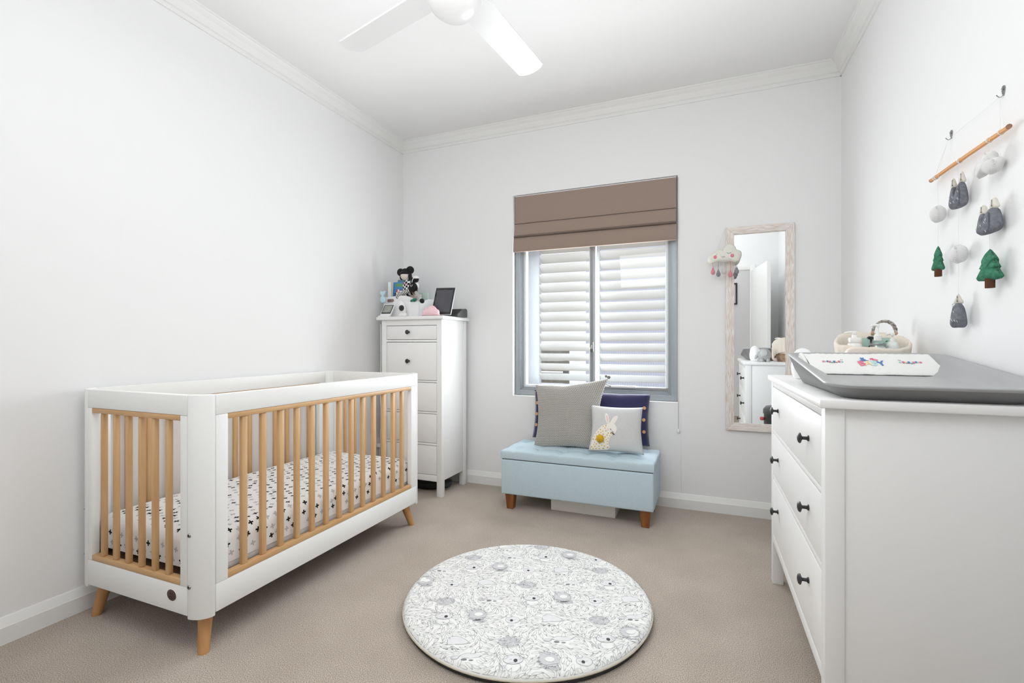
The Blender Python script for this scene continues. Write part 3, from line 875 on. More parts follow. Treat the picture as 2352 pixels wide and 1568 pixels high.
b = nb(); lathe(b, [(0, .002), (.0245, .002), (.0245, .110), (0, .110)], 32); obj('lotion', b, mat('pale lotion', (228, 236, 236), .4), q)
b = nb(); lathe(b, [(0, .134), (.0125, .134), (.0125, .152), (.010, .154), (.009, .158), (0, .158)], 24); obj('collar', b, cream_pl, q)
pump(q, .1575, .006, .022, .022, cream_pl, .006)
q = thing('pump_bottle', 'small white pump bottle at the right of the cream basket', 'bottle', (.664, 2.300, FZ), 0, 'pump bottles in the basket')
b = nb(); lathe(b, [(0, 0), (.018, 0), (.020, .004), (.020, .112), (.016, .124), (.009, .130), (0, .130)], 28); obj('bottle_body', b, mat('frosted bottle', (224, 230, 228), .4), q)
pump(q, .130, .0085, .010, .020, cream_pl, .012)
q = thing('pump_bottle', 'black pump bottle behind the clear bottle in the basket', 'bottle', (.605, 2.338, FZ), 0, 'pump bottles in the basket')
b = nb(); lathe(b, [(0, 0), (.016, 0), (.018, .004), (.018, .095), (.012, .106), (0, .106)], 24); obj('bottle_body', b, mat('black bottle', (30, 30, 32), .3), q)
pump(q, .106, .009, .024, .012, mat('black pump', (28, 28, 30), .3), .008)
q = thing('toiletry_carton', 'mint green carton with leaf print inside the cream basket', 'box', (.632, 2.372, FZ))
b = nb(); box(b, -.046, .046, -.014, .014, 0, .146, .002)
obj('carton_body', b, mat('mint carton', (176, 208, 196), .55), q)
b = nb()
for x, z, s in ((.012, .118, 1), (.024, .128, .8), (.018, .108, .7)):
    poly(b, [(x, -.0146, z), (x+.006*s, -.0146, z+.007*s), (x+.014*s, -.0146, z+.008*s), (x+.009*s, -.0146, z+.001*s)], 0)
obj('leaf_print', b, mat('leaf print', (70, 130, 84), .6), q, 0)
# pale pink rounded bottle standing in front of the basket
q = thing('lotion_bottle', 'pale pink rounded bottle standing between the tray and the basket', 'bottle', (.530, 2.222, .955))
b = nb()
pts = rrect(.039, .066, .030, 8)
prism(b, [(x, z+.066) for x, z in pts], -.019, .019, 'xz', bev=.006, seg=3)
obj('bottle_body', b, mat('pale pink plastic', (238, 224, 214), .4), q)
b = nb(); lathe(b, [(0, .002), (.017, .002), (.0185, .0), (.0185, -.002), (0, -.002)], 28, mat=Matrix.Translation((-.008, -.0195, .086)) @ Matrix.Rotation(PI/2, 4, 'X')); obj('round_cap', b, mat('rose cap', (230, 200, 188), .4), q)

# owl-shaped lamp and elephant on the far end
q = thing('egg_lamp', 'white egg-shaped night lamp behind the far tray corner', 'lamp', (.358, 2.285, .955))
b = nb()
lathe(b, [(0, 0), (.026, 0), (.034, .006), (.041, .030), (.042, .055), (.038, .078), (.037, .088), (.034, .104), (.022, .120), (.008, .127), (0, .128)], 32)
for v in b.verts:
    e_ = .0022*noise.noise(v.co*40); v.co.x += e_; v.co.y += e_
obj('lamp_body', b, mat('white silicone', (244, 244, 244), .4), q, 180)
q = thing('elephant_figure', 'small grey elephant figure seen in the mirror on the dresser', 'figurine', (.412, 2.452, .955), R(80))
gm = mat('grey elephant', (176, 176, 176), .5)
b = nb(); ell(b, (0, 0, .058), (.040, .052, .050), 24)
for x in (-.022, .022):
    for y in (-.026, .026): lathe(b, [(0, 0), (.012, 0), (.014, .004), (.014, .028), (0, .028)], 16, mat=Matrix.Translation((x, y*.85, 0)))
tube(b, catmull([(0, .044, .056), (0, .058, .044), (0, .062, .032), (0, .070, .028)], 5), [.012]*6+[.009]*6+[.007]*4, 12)
obj('elephant_body', b, gm, q, 180)
for s in (-1, 1):
    b = nb(); ell(b, (s*.041, .014, .072), (.007, .027, .027), 20); obj('ear', b, mat('elephant ear', (206, 206, 206), .5), q)

# ------------------------------------------------------------------ pedal bin (seen in the mirror)
q = thing('pedal_bin', 'black pedal bin beyond the dresser, seen in the mirror', 'bin', (.482, 2.93, 0))
bmx = mat('black bin', (44, 45, 46), .4)
b = nb(); lathe(b, [(0, 0), (.112, 0), (.118, .008), (.118, .60), (0, .60)], 40); obj('bin_body', b, bmx, q)
b = nb(); lathe(b, [(.0, .602), (.122, .602), (.124, .61), (.122, .635), (.105, .655), (.05, .663), (0, .664)], 40); obj('lid', b, mat('bin lid', (62, 63, 64), .35), q)
b = nb(); box(b, -.145, -.118, .0, .03, .555, .58, .008); obj('red_tag', b, mat('red tag', (214, 84, 96), .5), q)
b = nb(); box(b, -.03, .03, -.155, -.115, .01, .022, .004); obj('pedal', b, M['steel'], q)

# ------------------------------------------------------------------ wall mirror
mr = thing('wall_mirror', 'tall mirror in a whitewashed timber frame on the back wall', 'mirror', (.295, BY, .546))
def wash():
    m = mat('whitewashed timber', (226, 216, 208), .7)
    nt = m.node_tree; b_ = nt.nodes['Principled BSDF']; tc = nt.nodes['Texture Coordinate']
    return m
def wash_mat(axis):
    d = (7, 20, 150) if axis == 'x' else (150, 20, 7)
    m = mat('whitewashed timber '+axis, (236, 230, 224), .7, dims=d)
    nt = m.node_tree; b_ = nt.nodes['Principled BSDF']; src = [n for n in nt.nodes if n.type == 'MAPPING'][0].outputs[0]
    n = nt.nodes.new('ShaderNodeTexNoise'); n.inputs['Scale'].default_value = 2.4; n.inputs['Detail'].default_value = 5; n.inputs['Distortion'].default_value = .6
    nt.links.new(src, n.inputs['Vector'])
    cr = nt.nodes.new('ShaderNodeValToRGB'); E = cr.color_ramp.elements
    E[0].position = .36; E[0].color = (*lin((210, 190, 177)), 1); E[1].position = .56; E[1].color = (*lin((240, 236, 231)), 1)
    nt.links.new(n.outputs['Fac'], cr.inputs['Fac']); nt.links.new(cr.outputs['Color'], b_.inputs['Base Color'])
    bp = nt.nodes.new('ShaderNodeBump'); bp.inputs['Strength'].default_value = .6; bp.inputs['Distance'].default_value = .002
    nt.links.new(n.outputs['Fac'], bp.inputs['Height']); nt.links.new(bp.outputs['Normal'], b_.inputs['Normal'])
    return m
wz, wxm = wash_mat('z'), wash_mat('x')
HW, HT, FT = .1935, 1.303, .049
for s in (-1, 1):
    b = nb()
    pl = [(s*HW, 0), (s*HW, HT), (s*(HW-FT), HT-FT), (s*(HW-FT), FT)]
    prism(b, pl, -.024, -.002, 'xz', bev=.002); obj('frame_side', b, wz, mr)
for z0, z1 in ((0, FT), (HT, HT-FT)):
    b = nb(); pl = [(-HW, z0), (HW, z0), (HW-FT, z1), (-(HW-FT), z1)]
    prism(b, pl, -.024, -.002, 'xz', bev=.002); obj('frame_rail', b, wxm, mr)
b = nb(); box(b, -(HW-FT)-.004, (HW-FT)+.004, -.014, -.010, FT-.004, HT-FT+.004, 0)
obj('mirror_glass', b, mat('mirror silver', (245, 247, 247), .0, 1), mr, 0)

# ------------------------------------------------------------------ knitted cloud hanging on the mirror corner
cl = thing('cloud_plush', 'cream knitted sleeping cloud with raindrops hanging on the mirror corner', 'hanging toy', (.094, 3.335, 1.54))
def knit_mat(name, a, c, sc=260):
    m = mat(name, a, .9, spec=.1)
    nt = m.node_tree; b_ = nt.nodes['Principled BSDF']
    w_ = nt.nodes.new('ShaderNodeTexWave'); w_.inputs['Scale'].default_value = sc; w_.bands_direction = 'X'; w_.inputs['Distortion'].default_value = 1.2; w_.inputs['Detail'].default_value = 2
    nt.links.new(nt.nodes['Texture Coordinate'].outputs['Object'], w_.inputs['Vector'])
    cr = nt.nodes.new('ShaderNodeValToRGB'); cr.color_ramp.elements[0].color = (*lin(c), 1); cr.color_ramp.elements[1].color = (*lin(a), 1)
    nt.links.new(w_.outputs['Fac'], cr.inputs['Fac']); nt.links.new(cr.outputs['Color'], b_.inputs['Base Color'])
    bp = nt.nodes.new('ShaderNodeBump'); bp.inputs['Strength'].default_value = .4; bp.inputs['Distance'].default_value = .002
    nt.links.new(w_.outputs['Fac'], bp.inputs['Height']); nt.links.new(bp.outputs['Normal'], b_.inputs['Normal'])
    return m
out = [((a-625)*.000226, .080+(910-c)*.000242) for a, c in ((172, 830), (200, 905), (260, 935), (330, 925), (420, 908), (560, 905), (700, 912), (800, 908), (890, 945), (960, 930), (1010, 880), (1050, 780), (1052, 700), (1015, 640), (950, 612), (915, 590), (890, 520), (820, 455), (740, 430), (660, 455), (595, 520), (555, 590), (500, 562), (430, 580), (385, 640), (330, 652), (255, 690), (195, 750))]
oc = [(v.x, v.y) for v in catmull([(x, z, 0) for x, z in out], 3, True)]
b = nb(); puffy(b, oc, .045, 7, center=(.005, .122)); obj('cloud_body', b, knit_mat('cream knit', (246, 246, 236), (230, 230, 216)), cl, 180)
face = nb()
def arc(cx, cz, r, y=-.0235):
    ribbon(face, [(cx+r*math.cos(a), y, cz+r*.5*math.sin(a)) for a in [PI+PI*k/8 for k in range(9)]], .0022, (0, -1, 0))
arc(-.040, .131, .010, -.0195); arc(.024, .136, .012); arc(-.010, .113, .009, -.0238)
obj('stitched_face', face, mat('face thread', (96, 96, 94), .9), cl, 0)
for x, z in ((-.056, .112), (.042, .115)):
    b = nb(); ell(b, (x, -.0185 if x < 0 else -.0205, z), (.011, .004, .0115), 16); obj('cheek', b, mat('pink cheek', (226, 128, 146), .9), cl)
dk = {'pink': knit_mat('pink knit', (236, 162, 170), (216, 130, 142), 300), 'grey': knit_mat('grey knit', (160, 160, 160), (124, 124, 124), 300), 'white': knit_mat('white knit', (226, 224, 220), (204, 202, 198), 300)}
for x, zb_, c, y in ((-.070, .002, 'pink', -.004), (-.038, -.013, 'grey', -.006), (-.006, .004, 'white', .004), (.032, -.020, 'pink', -.008), (.068, -.004, 'grey', -.012), (.062, -.018, 'grey', .010)):
    b = nb(); lathe(b, [(0, 0), (.006, .001), (.011, .006), (.0135, .014), (.0125, .022), (.008, .033), (.004, .043), (.0015, .050), (0, .051)], 16, mat=Matrix.Translation((x, y, zb_)))
    d = obj('raindrop', b, dk[c], cl, 180)
    d['label'] = {'pink': 'pink', 'grey': 'dark grey', 'white': 'white'}[c]+' knitted raindrop'
    b = nb(); tube(b, [(x, y, zb_+.048), (x, y*.4, .088)], .0014, 6); obj('cord', b, dk[c], d)
b = nb(); tube(b, [(-.044, .0, .158), (-.004, .034, .288), (.005, .044, .306), (.010, .040, .310), (.003, .036, .292), (.024, 0, .196)], .0012, 6); obj('hanging_loop', b, mat('cream string', (230, 228, 220), .9), cl)

# ------------------------------------------------------------------ blue storage bench
bn = thing('storage_bench', 'pale blue tufted storage bench with wooden legs under the window', 'bench', (-.79, 3.125, 0))
blue = mat('pale blue linen', (196, 214, 223), .92, spec=.1, var=((184, 204, 214), 420, 2, .35, .65), bump=(500, .25, .001))
BHW = .488; BY0, BY1 = -.197, .205
b = nb(); box(b, -BHW-.002, BHW+.002, BY0-.002, BY1+.002, .105, .335, .010, 4); obj('bench_box', b, blue, bn)
# tufted lid
t = nb(); NX, NYY = 110, 46; buttons = []
for r_, yy in enumerate((-.085, .105)):
    for k in range(6):
        buttons.append((-BHW+.0813+.1626*k, yy))
def lid_z(x, y):
    e = min((BHW-abs(x)), (y-BY0), (BY1-y))
    z = .392+.022*(1-math.exp(-e/.05))
    dmin = 9
    for bx_, by_ in buttons:
        d = math.hypot(x-bx_, (y-by_)); z -= .020*math.exp(-(d/.026)**2)+.012*math.exp(-(d/.07)**2)
    # seams between the buttons
    sx = min(abs(x-q[0]) for q in buttons)
    z -= .004*math.exp(-(sx/.012)**2)
    for yy in (-.085, .105): z -= .005*math.exp(-((y-yy)/.014)**2)
    return z
grid = []
for i in range(NX+1):
    x = -BHW+2*BHW*i/NX; row = []
    for j in range(NYY+1):
        y = BY0+(BY1-BY0)*j/NYY
        row.append(t.verts.new((x, y, lid_z(x, y))))
    grid.append(row)
for i in range(NX):
    for j in range(NYY): t.faces.new((grid[i][j], grid[i+1][j], grid[i+1][j+1], grid[i][j+1]))
bord = [grid[i][0] for i in range(NX+1)]+[grid[NX][j] for j in range(1, NYY+1)]+[grid[i][NYY] for i in range(NX-1, -1, -1)]+[grid[0][j] for j in range(NYY-1, 0, -1)]
def off_ring(ring, d, z):
    res = []
    for v in ring:
        x = v.co.x; y = v.co.y
        nx = (1 if x >= BHW-1e-6 else -1 if x <= -BHW+1e-6 else 0); ny = (1 if y >= BY1-1e-6 else -1 if y <= BY0+1e-6 else 0)
        res.append(t.verts.new((x+nx*d, y+ny*d, z(v) if callable(z) else z)))
    return res
rg = [bord, off_ring(bord, .004, lambda v: v.co.z-.005), off_ring(bord, .005, lambda v: v.co.z-.016), off_ring(bord, .005, .352), off_ring(bord, .002, .3405), off_ring(bord, -.010, .3385)]
for a, c in zip(rg, rg[1:]):
    n = len(a)
    for i in range(n): t.faces.new((a[i], c[i], c[(i+1) % n], a[(i+1) % n]))
t.faces.new(rg[-1])
bmesh.ops.recalc_face_normals(t, faces=t.faces)
lid = obj('bench_lid', t, blue, bn, 60)
for bx_, by_ in buttons:
    b = nb(); ell(b, (bx_, by_, lid_z(bx_, by_)+.003), (.009, .009, .005), 12); obj('tuft_button', b, blue, lid)
b = nb(); box(b, -BHW+.004, BHW-.004, BY0+.004, BY1-.004, .330, .341, .001); obj('gap_shade', b, mat('dark gap shade', (62, 68, 74), .9), bn)  # dark strip painting in the shade between lid and box
for x in (-BHW+.050, BHW-.050):
    for y in (BY0+.050, BY1-.050):
        b = nb(); t4 = []
        sx = -1 if x < 0 else 1
        pr_ = [(.030, .105), (.024, .0)]
        t = nb(); vs = []
        for hw, z in ((.033, .106), (.0235, 0)):
            for dx, dy in ((-1,-1),(1,-1),(1,1),(-1,1)): vs.append(t.verts.new((x+dx*hw*.95, y+dy*hw*.95, z)))
        t.faces.new(vs[0:4]); t.faces.new(vs[4:8][::-1])
        for i in range(4): t.faces.new((vs[i], vs[4+i], vs[4+(i+1) % 4], vs[(i+1) % 4]))
        bmesh.ops.recalc_face_normals(t, faces=t.faces)
        bmesh.ops.bevel(t, geom=list(t.edges), offset=.002, segments=2, affect='EDGES')
        obj('leg', t, M['bench_leg'], bn)
# white box under the bench
q = thing('storage_box', 'low off-white lidded box on the carpet under the bench', 'box', (-.758, 3.155, 0))
bxm = mat('off white card', (244, 242, 236), .7)
b = nb(); box(b, -.212, .212, -.11, .11, 0, .070, .003); obj('box_base', b, bxm, q)
b = nb(); box(b, -.216, .216, -.114, .114, .066, .088, .003); obj('box_lid', b, bxm, q)

# ------------------------------------------------------------------ cushions
def cushion_fn(w, h, T, pinch=.07, ex=.42):
    def f(u, v, side):
        x = w/2*u*(1-pinch*(1-v*v)); z = h/2*v*(1-pinch*(1-u*u))
        k = max(0, (1-u*u))*max(0, (1-v*v))
        y = -side*T/2*(k**ex)
        return Vector((x, y, z))
    return f
def cushion_bm(f, n=48, extra=None, nback=24):
    t = nb(); layer = None
    G = [[t.verts.new(f(-1+2*i/n, -1+2*j/n, 1)+(extra(-1+2*i/n, -1+2*j/n) if extra else Vector((0,0,0)))) for j in range(n+1)] for i in range(n+1)]
    H = [[(G[i][j] if i in (0, n) or j in (0, n) else t.verts.new(f(-1+2*i/n, -1+2*j/n, -1))) for j in range(n+1)] for i in range(n+1)]
    for i in range(n):
        for j in range(n):
            t.faces.new((G[i][j], G[i+1][j], G[i+1][j+1], G[i][j+1]))
            t.faces.new((H[i][j], H[i][j+1], H[i+1][j+1], H[i+1][j]))
    return t
# navy cushion behind
nv = thing('navy_cushion', 'long navy cushion with wooden buttons at both ends against the wall', 'cushion', (-.783, 3.345, .585))
nv.rotation_euler = (R(-8), 0, 0)
navy = mat('navy cotton', (54, 52, 86), .85, spec=.1, sheen=.4, bump=(60, .15, .003))
nf = cushion_fn(.835, .345, .11, .030, .36)
obj('cushion_body', cushion_bm(nf, 40, lambda u, v: Vector((0, .004*noise.noise((u*4, v*3, 1)), .004*noise.noise((u*5, v*2, 4))))), navy, nv, 180)
bt = mat('wooden button', (206, 160, 112), .5)
for s in (-1, 1):
    for v in (.46, .0, -.46):
        p = nf(s*.935, v, 1)
        b = nb(); lathe(b, [(0, .006), (.003, .006), (.0035, .0045), (.009, .006), (.0115, .004), (.0115, 0), (0, 0)], 18, mat=Matrix.Translation(p+Vector((0, -.006, 0))) @ Matrix.Rotation(PI/2, 4, 'X') @ Matrix.Rotation(R(s*18), 4, 'Y'))
        obj('button', b, bt, nv)
# chunky knitted cushion
kc = thing('knitted_cushion', 'large grey chunky-knit cushion on the left of the bench', 'cushion', (-.885, 3.168, .608))
kc.rotation_euler = (R(-14), R(-2.5), R(3))
def kf(u, v, side, f0=cushion_fn(.480, .435, .17, .06, .36)):
    p = f0(u, v, side); p.x *= 1-.075*(1-v*v); return p
NR, NC = 60, 42
def kheight(u, v):
    r = (v+1)/2*NR; c = (u+1)/2*NC+(.5 if int(r) % 2 else 0)
    fr, fc = r-int(r), c-math.floor(c)
    return (math.sin(PI*fr)**.7)*(math.sin(PI*fc)**.8)
n = 336
t = nb(); G = []
hl = t.verts.layers.float.new('knit')
for i in range(n+1):
    row = []
    for j in range(n+1):
        u, v = -1+2*i/n, -1+2*j/n
        p = kf(u, v, 1); h = kheight(u, v)
        ed = min(1, (1-max(abs(u), abs(v)))/.04)
        p = p+Vector((0, -.0050*h*ed, 0))
        # raised top right corner
        k = max(0, (u+.1))*max(0, v)**2
        p.z += .034*k; p.x += .030*k
        p.z += .012*noise.noise((u*1.5, v*1.5, 5))
        vt = t.verts.new(p); vt[hl] = h; row.append(vt)
    G.append(row)
H = []; nbk = 28
for i in range(n):
    for j in range(n): t.faces.new((G[i][j], G[i+1][j], G[i+1][j+1], G[i][j+1]))
st = n//nbk
Bk = {}
for i in range(0, n+1, st):
    for j in range(0, n+1, st):
        if i in (0, n) or j in (0, n): continue
        p = kf(-1+2*i/n, -1+2*j/n, -1); Bk[i, j] = t.verts.new(p)
def gv(i, j): return G[i][j] if (i, j) not in Bk else Bk[i, j]
for i in range(0, n, st):
    for j in range(0, n, st):
        vs = []
        # include border verts so that the seam is closed
        def edge(i0, j0, i1, j1):
            res = []
            if (i0 == i1 and i0 in (0, n)) or (j0 == j1 and j0 in (0, n)):
                m = st
                for k in range(m): res.append(G[i0+(i1-i0)*k//m][j0+(j1-j0)*k//m])
            else: res.append(gv(i0, j0))
            return res
        loop_ = edge(i, j, i, j+st)+edge(i, j+st, i+st, j+st)+edge(i+st, j+st, i+st, j)+edge(i+st, j, i, j)
        try: t.faces.new(loop_)
        except ValueError: pass
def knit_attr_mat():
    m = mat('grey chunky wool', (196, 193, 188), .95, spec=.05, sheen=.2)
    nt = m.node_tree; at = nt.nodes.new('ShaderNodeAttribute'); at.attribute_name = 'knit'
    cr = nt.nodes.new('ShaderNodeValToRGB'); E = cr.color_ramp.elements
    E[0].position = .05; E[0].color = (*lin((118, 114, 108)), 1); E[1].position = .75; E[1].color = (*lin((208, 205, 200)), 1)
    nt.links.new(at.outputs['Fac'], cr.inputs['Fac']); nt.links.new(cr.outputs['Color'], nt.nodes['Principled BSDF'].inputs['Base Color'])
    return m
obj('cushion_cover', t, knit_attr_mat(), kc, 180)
b = nb(); ell(b, (.275, .0, .262), (.012, .010, .011), 10); ell(b, (.255, .012, .272), (.009, .009, .009), 10)
obj('corner_tassel', b, mat('dark grey wool', (120, 118, 116), .95), kc)

# rabbit cushion
rc = thing('rabbit_cushion', 'small pale grey cushion with a rabbit and yellow pompom tail', 'cushion', (-.547, 3.085, .554))
rc.rotation_euler = (R(-13), R(1), R(9))
gmel = mat('pale grey marl', (214, 214, 212), .92, spec=.08, var=((198, 199, 200), 300, 3, .3, .7))
RW, RH, RT = .325, .295, .125
rf0 = cushion_fn(RW, RH, RT, .06, .40)
def rf(u, v, side):
    p = rf0(u, v, side)
    if v < 0: p.x *= 1+.06*(-v)
    return p
obj('cushion_cover', cushion_bm(rf, 40), gmel, rc, 180)
def on_r(px, py, off=.0015):
    """cushion-front coordinates: px,py in 0..1 from bottom-left"""
    u, v = px*2-1, py*2-1
    return rf(u, v, 1)+Vector((0, -off, 0))
def fillpatch(bm, pts, mi, off):
    """project a 2D polygon on the cushion as a triangle fan with rings so it follows the surface"""
    n = len(pts); cx = sum(p[0] for p in pts)/n; cy = sum(p[1] for p in pts)/n
    prev = None; rings = 7
    for j in range(rings):
        k = 1-j/rings
        cur = [bm.verts.new(on_r(cx+(x-cx)*k, cy+(y-cy)*k, off)) for x, y in pts]
        if prev:
            for i in range(n):
                f = bm.faces.new((prev[i], prev[(i+1) % n], cur[(i+1) % n], cur[i])); f.material_index = mi
        prev = cur
    c = bm.verts.new(on_r(cx, cy, off))
    for i in range(n):
        f = bm.faces.new((prev[i], prev[(i+1) % n], c)); f.material_index = mi
def spl(pts, n=5): return [(v.x, v.y) for v in catmull([(x, y, 0) for x, y in pts], n, True)]
rb = nb()
body = spl([(.05, .05), (.035, .20), (.06, .34), (.13, .46), (.22, .555), (.30, .58), (.40, .50), (.42, .36), (.385, .29), (.36, .18), (.385, .10), (.36, .04), (.20, .02)])
head = spl([(.30, .57), (.345, .625), (.41, .64), (.47, .60), (.51, .53), (.505, .45), (.46, .385), (.40, .375), (.34, .40), (.30, .47)])
ear1 = spl([(.315, .62), (.285, .70), (.275, .79), (.295, .845), (.335, .81), (.355, .73), (.36, .65)])
ear2 = spl([(.385, .63), (.41, .70), (.455, .775), (.525, .795), (.525, .74), (.495, .67), (.455, .61)])
fillpatch(rb, body, 0, .0016); fillpatch(rb, head, 0, .0020); fillpatch(rb, ear1, 0, .0018); fillpatch(rb, ear2, 0, .0018)
fillpatch(rb, spl([(.318, .64), (.302, .72), (.30, .79), (.325, .77), (.338, .70), (.338, .65)]), 1, .0026)
def disc(bm, x, y, r, mi, off=.0026, n=10):
    fillpatch(bm, [(x+r*math.cos(2*PI*k/n), y+r*1.08*math.sin(2*PI*k/n)) for k in range(n)], mi, off)
disc(rb, .335, .475, .020, 1)
rr = random.Random(3)
inside = lambda x, y: sum(1 for (x1, y1), (x2, y2) in zip(body, body[1:]+body[:1]) if ((y1 > y) != (y2 > y)) and x < (x2-x1)*(y-y1)/(y2-y1)+x1) % 2
pl = []
for _ in range(4000):
    x, y = rr.uniform(.03, .42), rr.uniform(.02, .58)
    if not inside(x, y) or not inside(x+.016, y) or not inside(x-.016, y) or not inside(x, y+.018) or not inside(x, y-.018): continue
    if math.hypot(x-.195, y-.27) < .085 or (x > .30 and y > .40): continue
    if any(math.hypot(x-a, y-c) < .048 for a, c in pl): continue
    pl.append((x, y))
for x, y in pl: disc(rb, x, y, rr.uniform(.010, .0155), 2)
def rline(pts, w):
    P = [on_r(x, y, .0032) for x, y in pts]; ribbon(rb, P, w, (0, -1, 0), 3)
rline([(.385, .50), (.395, .475), (.41, .462)], .003)
for dx in (0, .022, .044): rline([(.395+dx*.9, .425+dx*.5), (.425+dx*.5, .395+dx*.2), (.455, .378)], .0026)
rline([(.45, .372), (.47, .382)], .006)
obj('rabbit_applique', rb, [mat('rabbit white felt', (240, 236, 228), .9), mat('rabbit pink', (238, 202, 204), .9), mat('ochre dots', (214, 180, 72), .9), mat('stitch black', (40, 38, 38), .9)], rc, 180)
b = nb(); t = nb(); bmesh.ops.create_icosphere(t, subdivisions=5, radius=1)
for v in t.verts:
    d = v.co.normalized(); v.co = d*(.0235+.0035*noise.noise(d*9)+.002*noise.noise(d*22))
c0 = on_r(.195, .27, .010)
t.transform(Matrix.Translation(c0)); merge(b, t)
obj('pompom', b, mat('yellow wool', (228, 184, 40), .95, var=((206, 158, 24), 160, 3)), rc, 180)

# ------------------------------------------------------------------ round play mat
RC = Vector((-.717, 1.912, 0)); RR = .513
pm = thing('play_mat', 'round white padded play mat with leaf and animal drawings', 'play mat', RC)
ALU = R(22)
matw = mat('play mat cotton', (236, 237, 234), .8, spec=.15, bump=(16, .12, .01))
def mz(r): return .022+.018*math.sqrt(max(0, 1-(max(0, r-(RR-.030))/.030)**2)) if r < RR else .022
b = nb()
prof = [(0, .036)]
N = 96; rr_ = [0.06, .12, .2, .3, .4, .45]+[RR-.03+.030*math.sin(PI/2*k/14) for k in range(14)]+[RR-.0005]
def wob(a): return 1+.003*math.sin(3*a+1)+.002*math.sin(7*a)
t = nb(); c = t.verts.new((0, 0, .040)); prev = None
for r in rr_:
    cur = [t.verts.new((r*wob(2*PI*k/N)*math.cos(2*PI*k/N), r*wob(2*PI*k/N)*math.sin(2*PI*k/N), mz(r))) for k in range(N)]
    for k in range(N):
        if prev is None: t.faces.new((c, cur[k], cur[(k+1) % N]))
        else: t.faces.new((prev[k], cur[k], cur[(k+1) % N], prev[(k+1) % N]))
    prev = cur
# drawings
ln, ld, lg, lb = 1, 2, 3, 4
ca, sa = math.cos(ALU), math.sin(ALU)
def W2(cx, cy, x, y, s=1.0, off=.0006):
    X, Y = cx+(x*ca-y*sa)*s, cy+(x*sa+y*ca)*s
    r = math.hypot(X, Y)
    if r > RR-.002: k = (RR-.002)/r; X *= k; Y *= k; r = RR-.002
    k = wob(math.atan2(Y, X))
    return Vector((X*k, Y*k, mz(r)+off))
def dline(cx, cy, pts, w=.0011, mi=1, n=4, s=1.0, cl=False):
    P = catmull([(x, y, 0) for x, y in pts], n, cl)
    if cl: P = P+[P[0]]
    ribbon(t, [W2(cx, cy, p.x, p.y, s, .0012) for p in P], w*.72, (0, 0, 1), mi)
def dfill(cx, cy, pts, mi, n=4, off=.0008):
    P = catmull([(x, y, 0) for x, y in pts], n, True)
    f = t.faces.new([t.verts.new(W2(cx, cy, p.x, p.y, 1, off)) for p in P]); f.material_index = mi
def circ(x, y, rx, ry, n=10): return [(x+rx*math.cos(2*PI*k/n), y+ry*math.sin(2*PI*k/n)) for k in range(n)]
rg_ = random.Random(11)
def fuzz(cx, cy, x0, y0, rx, ry, cnt, inner=0, ln_=.0065, w=.0007):
    for _ in range(cnt):
        a = rg_.uniform(0, 2*PI); q = math.sqrt(rg_.uniform(inner, 1)); x, y = x0+rx*q*math.cos(a), y0+ry*q*math.sin(a)
        d = math.atan2(y-y0+.01, x-x0-.02)+rg_.uniform(-.4, .4)
        ribbon(t, [W2(cx, cy, x, y, 1, .0015), W2(cx, cy, x+ln_*math.cos(d), y+ln_*math.sin(d), 1, .0015)], w, (0, 0, 1), 2)
def hedgehog(cx, cy):
    dfill(cx, cy, circ(.008, .004, .040, .028), 5); fuzz(cx, cy, .008, .006, .040, .028, 90)
    dline(cx, cy, [(-.034, .006), (-.058, .012), (-.060, .016), (-.036, .018)], .0016, 2); dline(cx, cy, [(-.02, -.024), (.0, -.030), (.034, -.026)], .0012, 2)
def curled(cx, cy):
    dfill(cx, cy, circ(0, .004, .037, .041), 5); fuzz(cx, cy, 0, .006, .042, .044, 90, .45)
    dfill(cx, cy, circ(.004, .006, .016, .013), 0, off=.0014); dline(cx, cy, circ(.004, .008, .012, .010, 8), .001, 2, cl=True)
    dfill(cx, cy, circ(.012, -.038, .028, .009), 5); fuzz(cx, cy, .012, -.038, .026, .008, 12, 0, .004); dline(cx, cy, [(-.030, -.016), (-.006, -.022), (.030, -.014)], .0016, 2)
def koala(cx, cy):
    dfill(cx, cy, circ(0, .016, .034, .024), 3); dline(cx, cy, circ(0, .016, .034, .024), .0012, 2, cl=True)
    dline(cx, cy, circ(-.036, .030, .018, .012), .0012, 2, cl=True); dline(cx, cy, circ(.036, .030, .014, .012), .0012, 2, cl=True)
    dline(cx, cy, circ(0, -.022, .026, .022), .0012, 2, cl=True); dfill(cx, cy, circ(.030, -.030, .012, .010), 3); dfill(cx, cy, circ(-.030, -.026, .012, .014), 3)
    dfill(cx, cy, circ(.008, .010, .0068, .0080), 4, off=.0016); dline(cx, cy, [(-.012, .018), (-.008, .015), (-.004, .018)], .0012, 2); dline(cx, cy, [(.018, .018), (.022, .015), (.026, .018)], .0012, 2)
    for k in range(3): dline(cx, cy, [(-.052+k*.010, -.044), (-.058+k*.012, -.028), (-.050+k*.010, -.012), (-.044+k*.008, -.030)], .001, 2)
def peek(cx, cy):
    dfill(cx, cy, circ(0, .006, .026, .022), 3); dline(cx, cy, circ(0, .006, .027, .022), .0011, 2, cl=True)
    dline(cx, cy, circ(-.014, .030, .012, .011), .0012, 2, cl=True); dline(cx, cy, circ(.040, .002, .014, .010), .0012, 2, cl=True)
    dfill(cx, cy, circ(-.004, .002, .0060, .0070), 4, off=.0016); dline(cx, cy, [(-.019, .008), (-.015, .005), (-.011, .008)], .0012, 2); dline(cx, cy, [(.004, .008), (.008, .005), (.012, .008)], .0012, 2); dfill(cx, cy, circ(-.004, -.022, .013, .014), 3, off=.001)
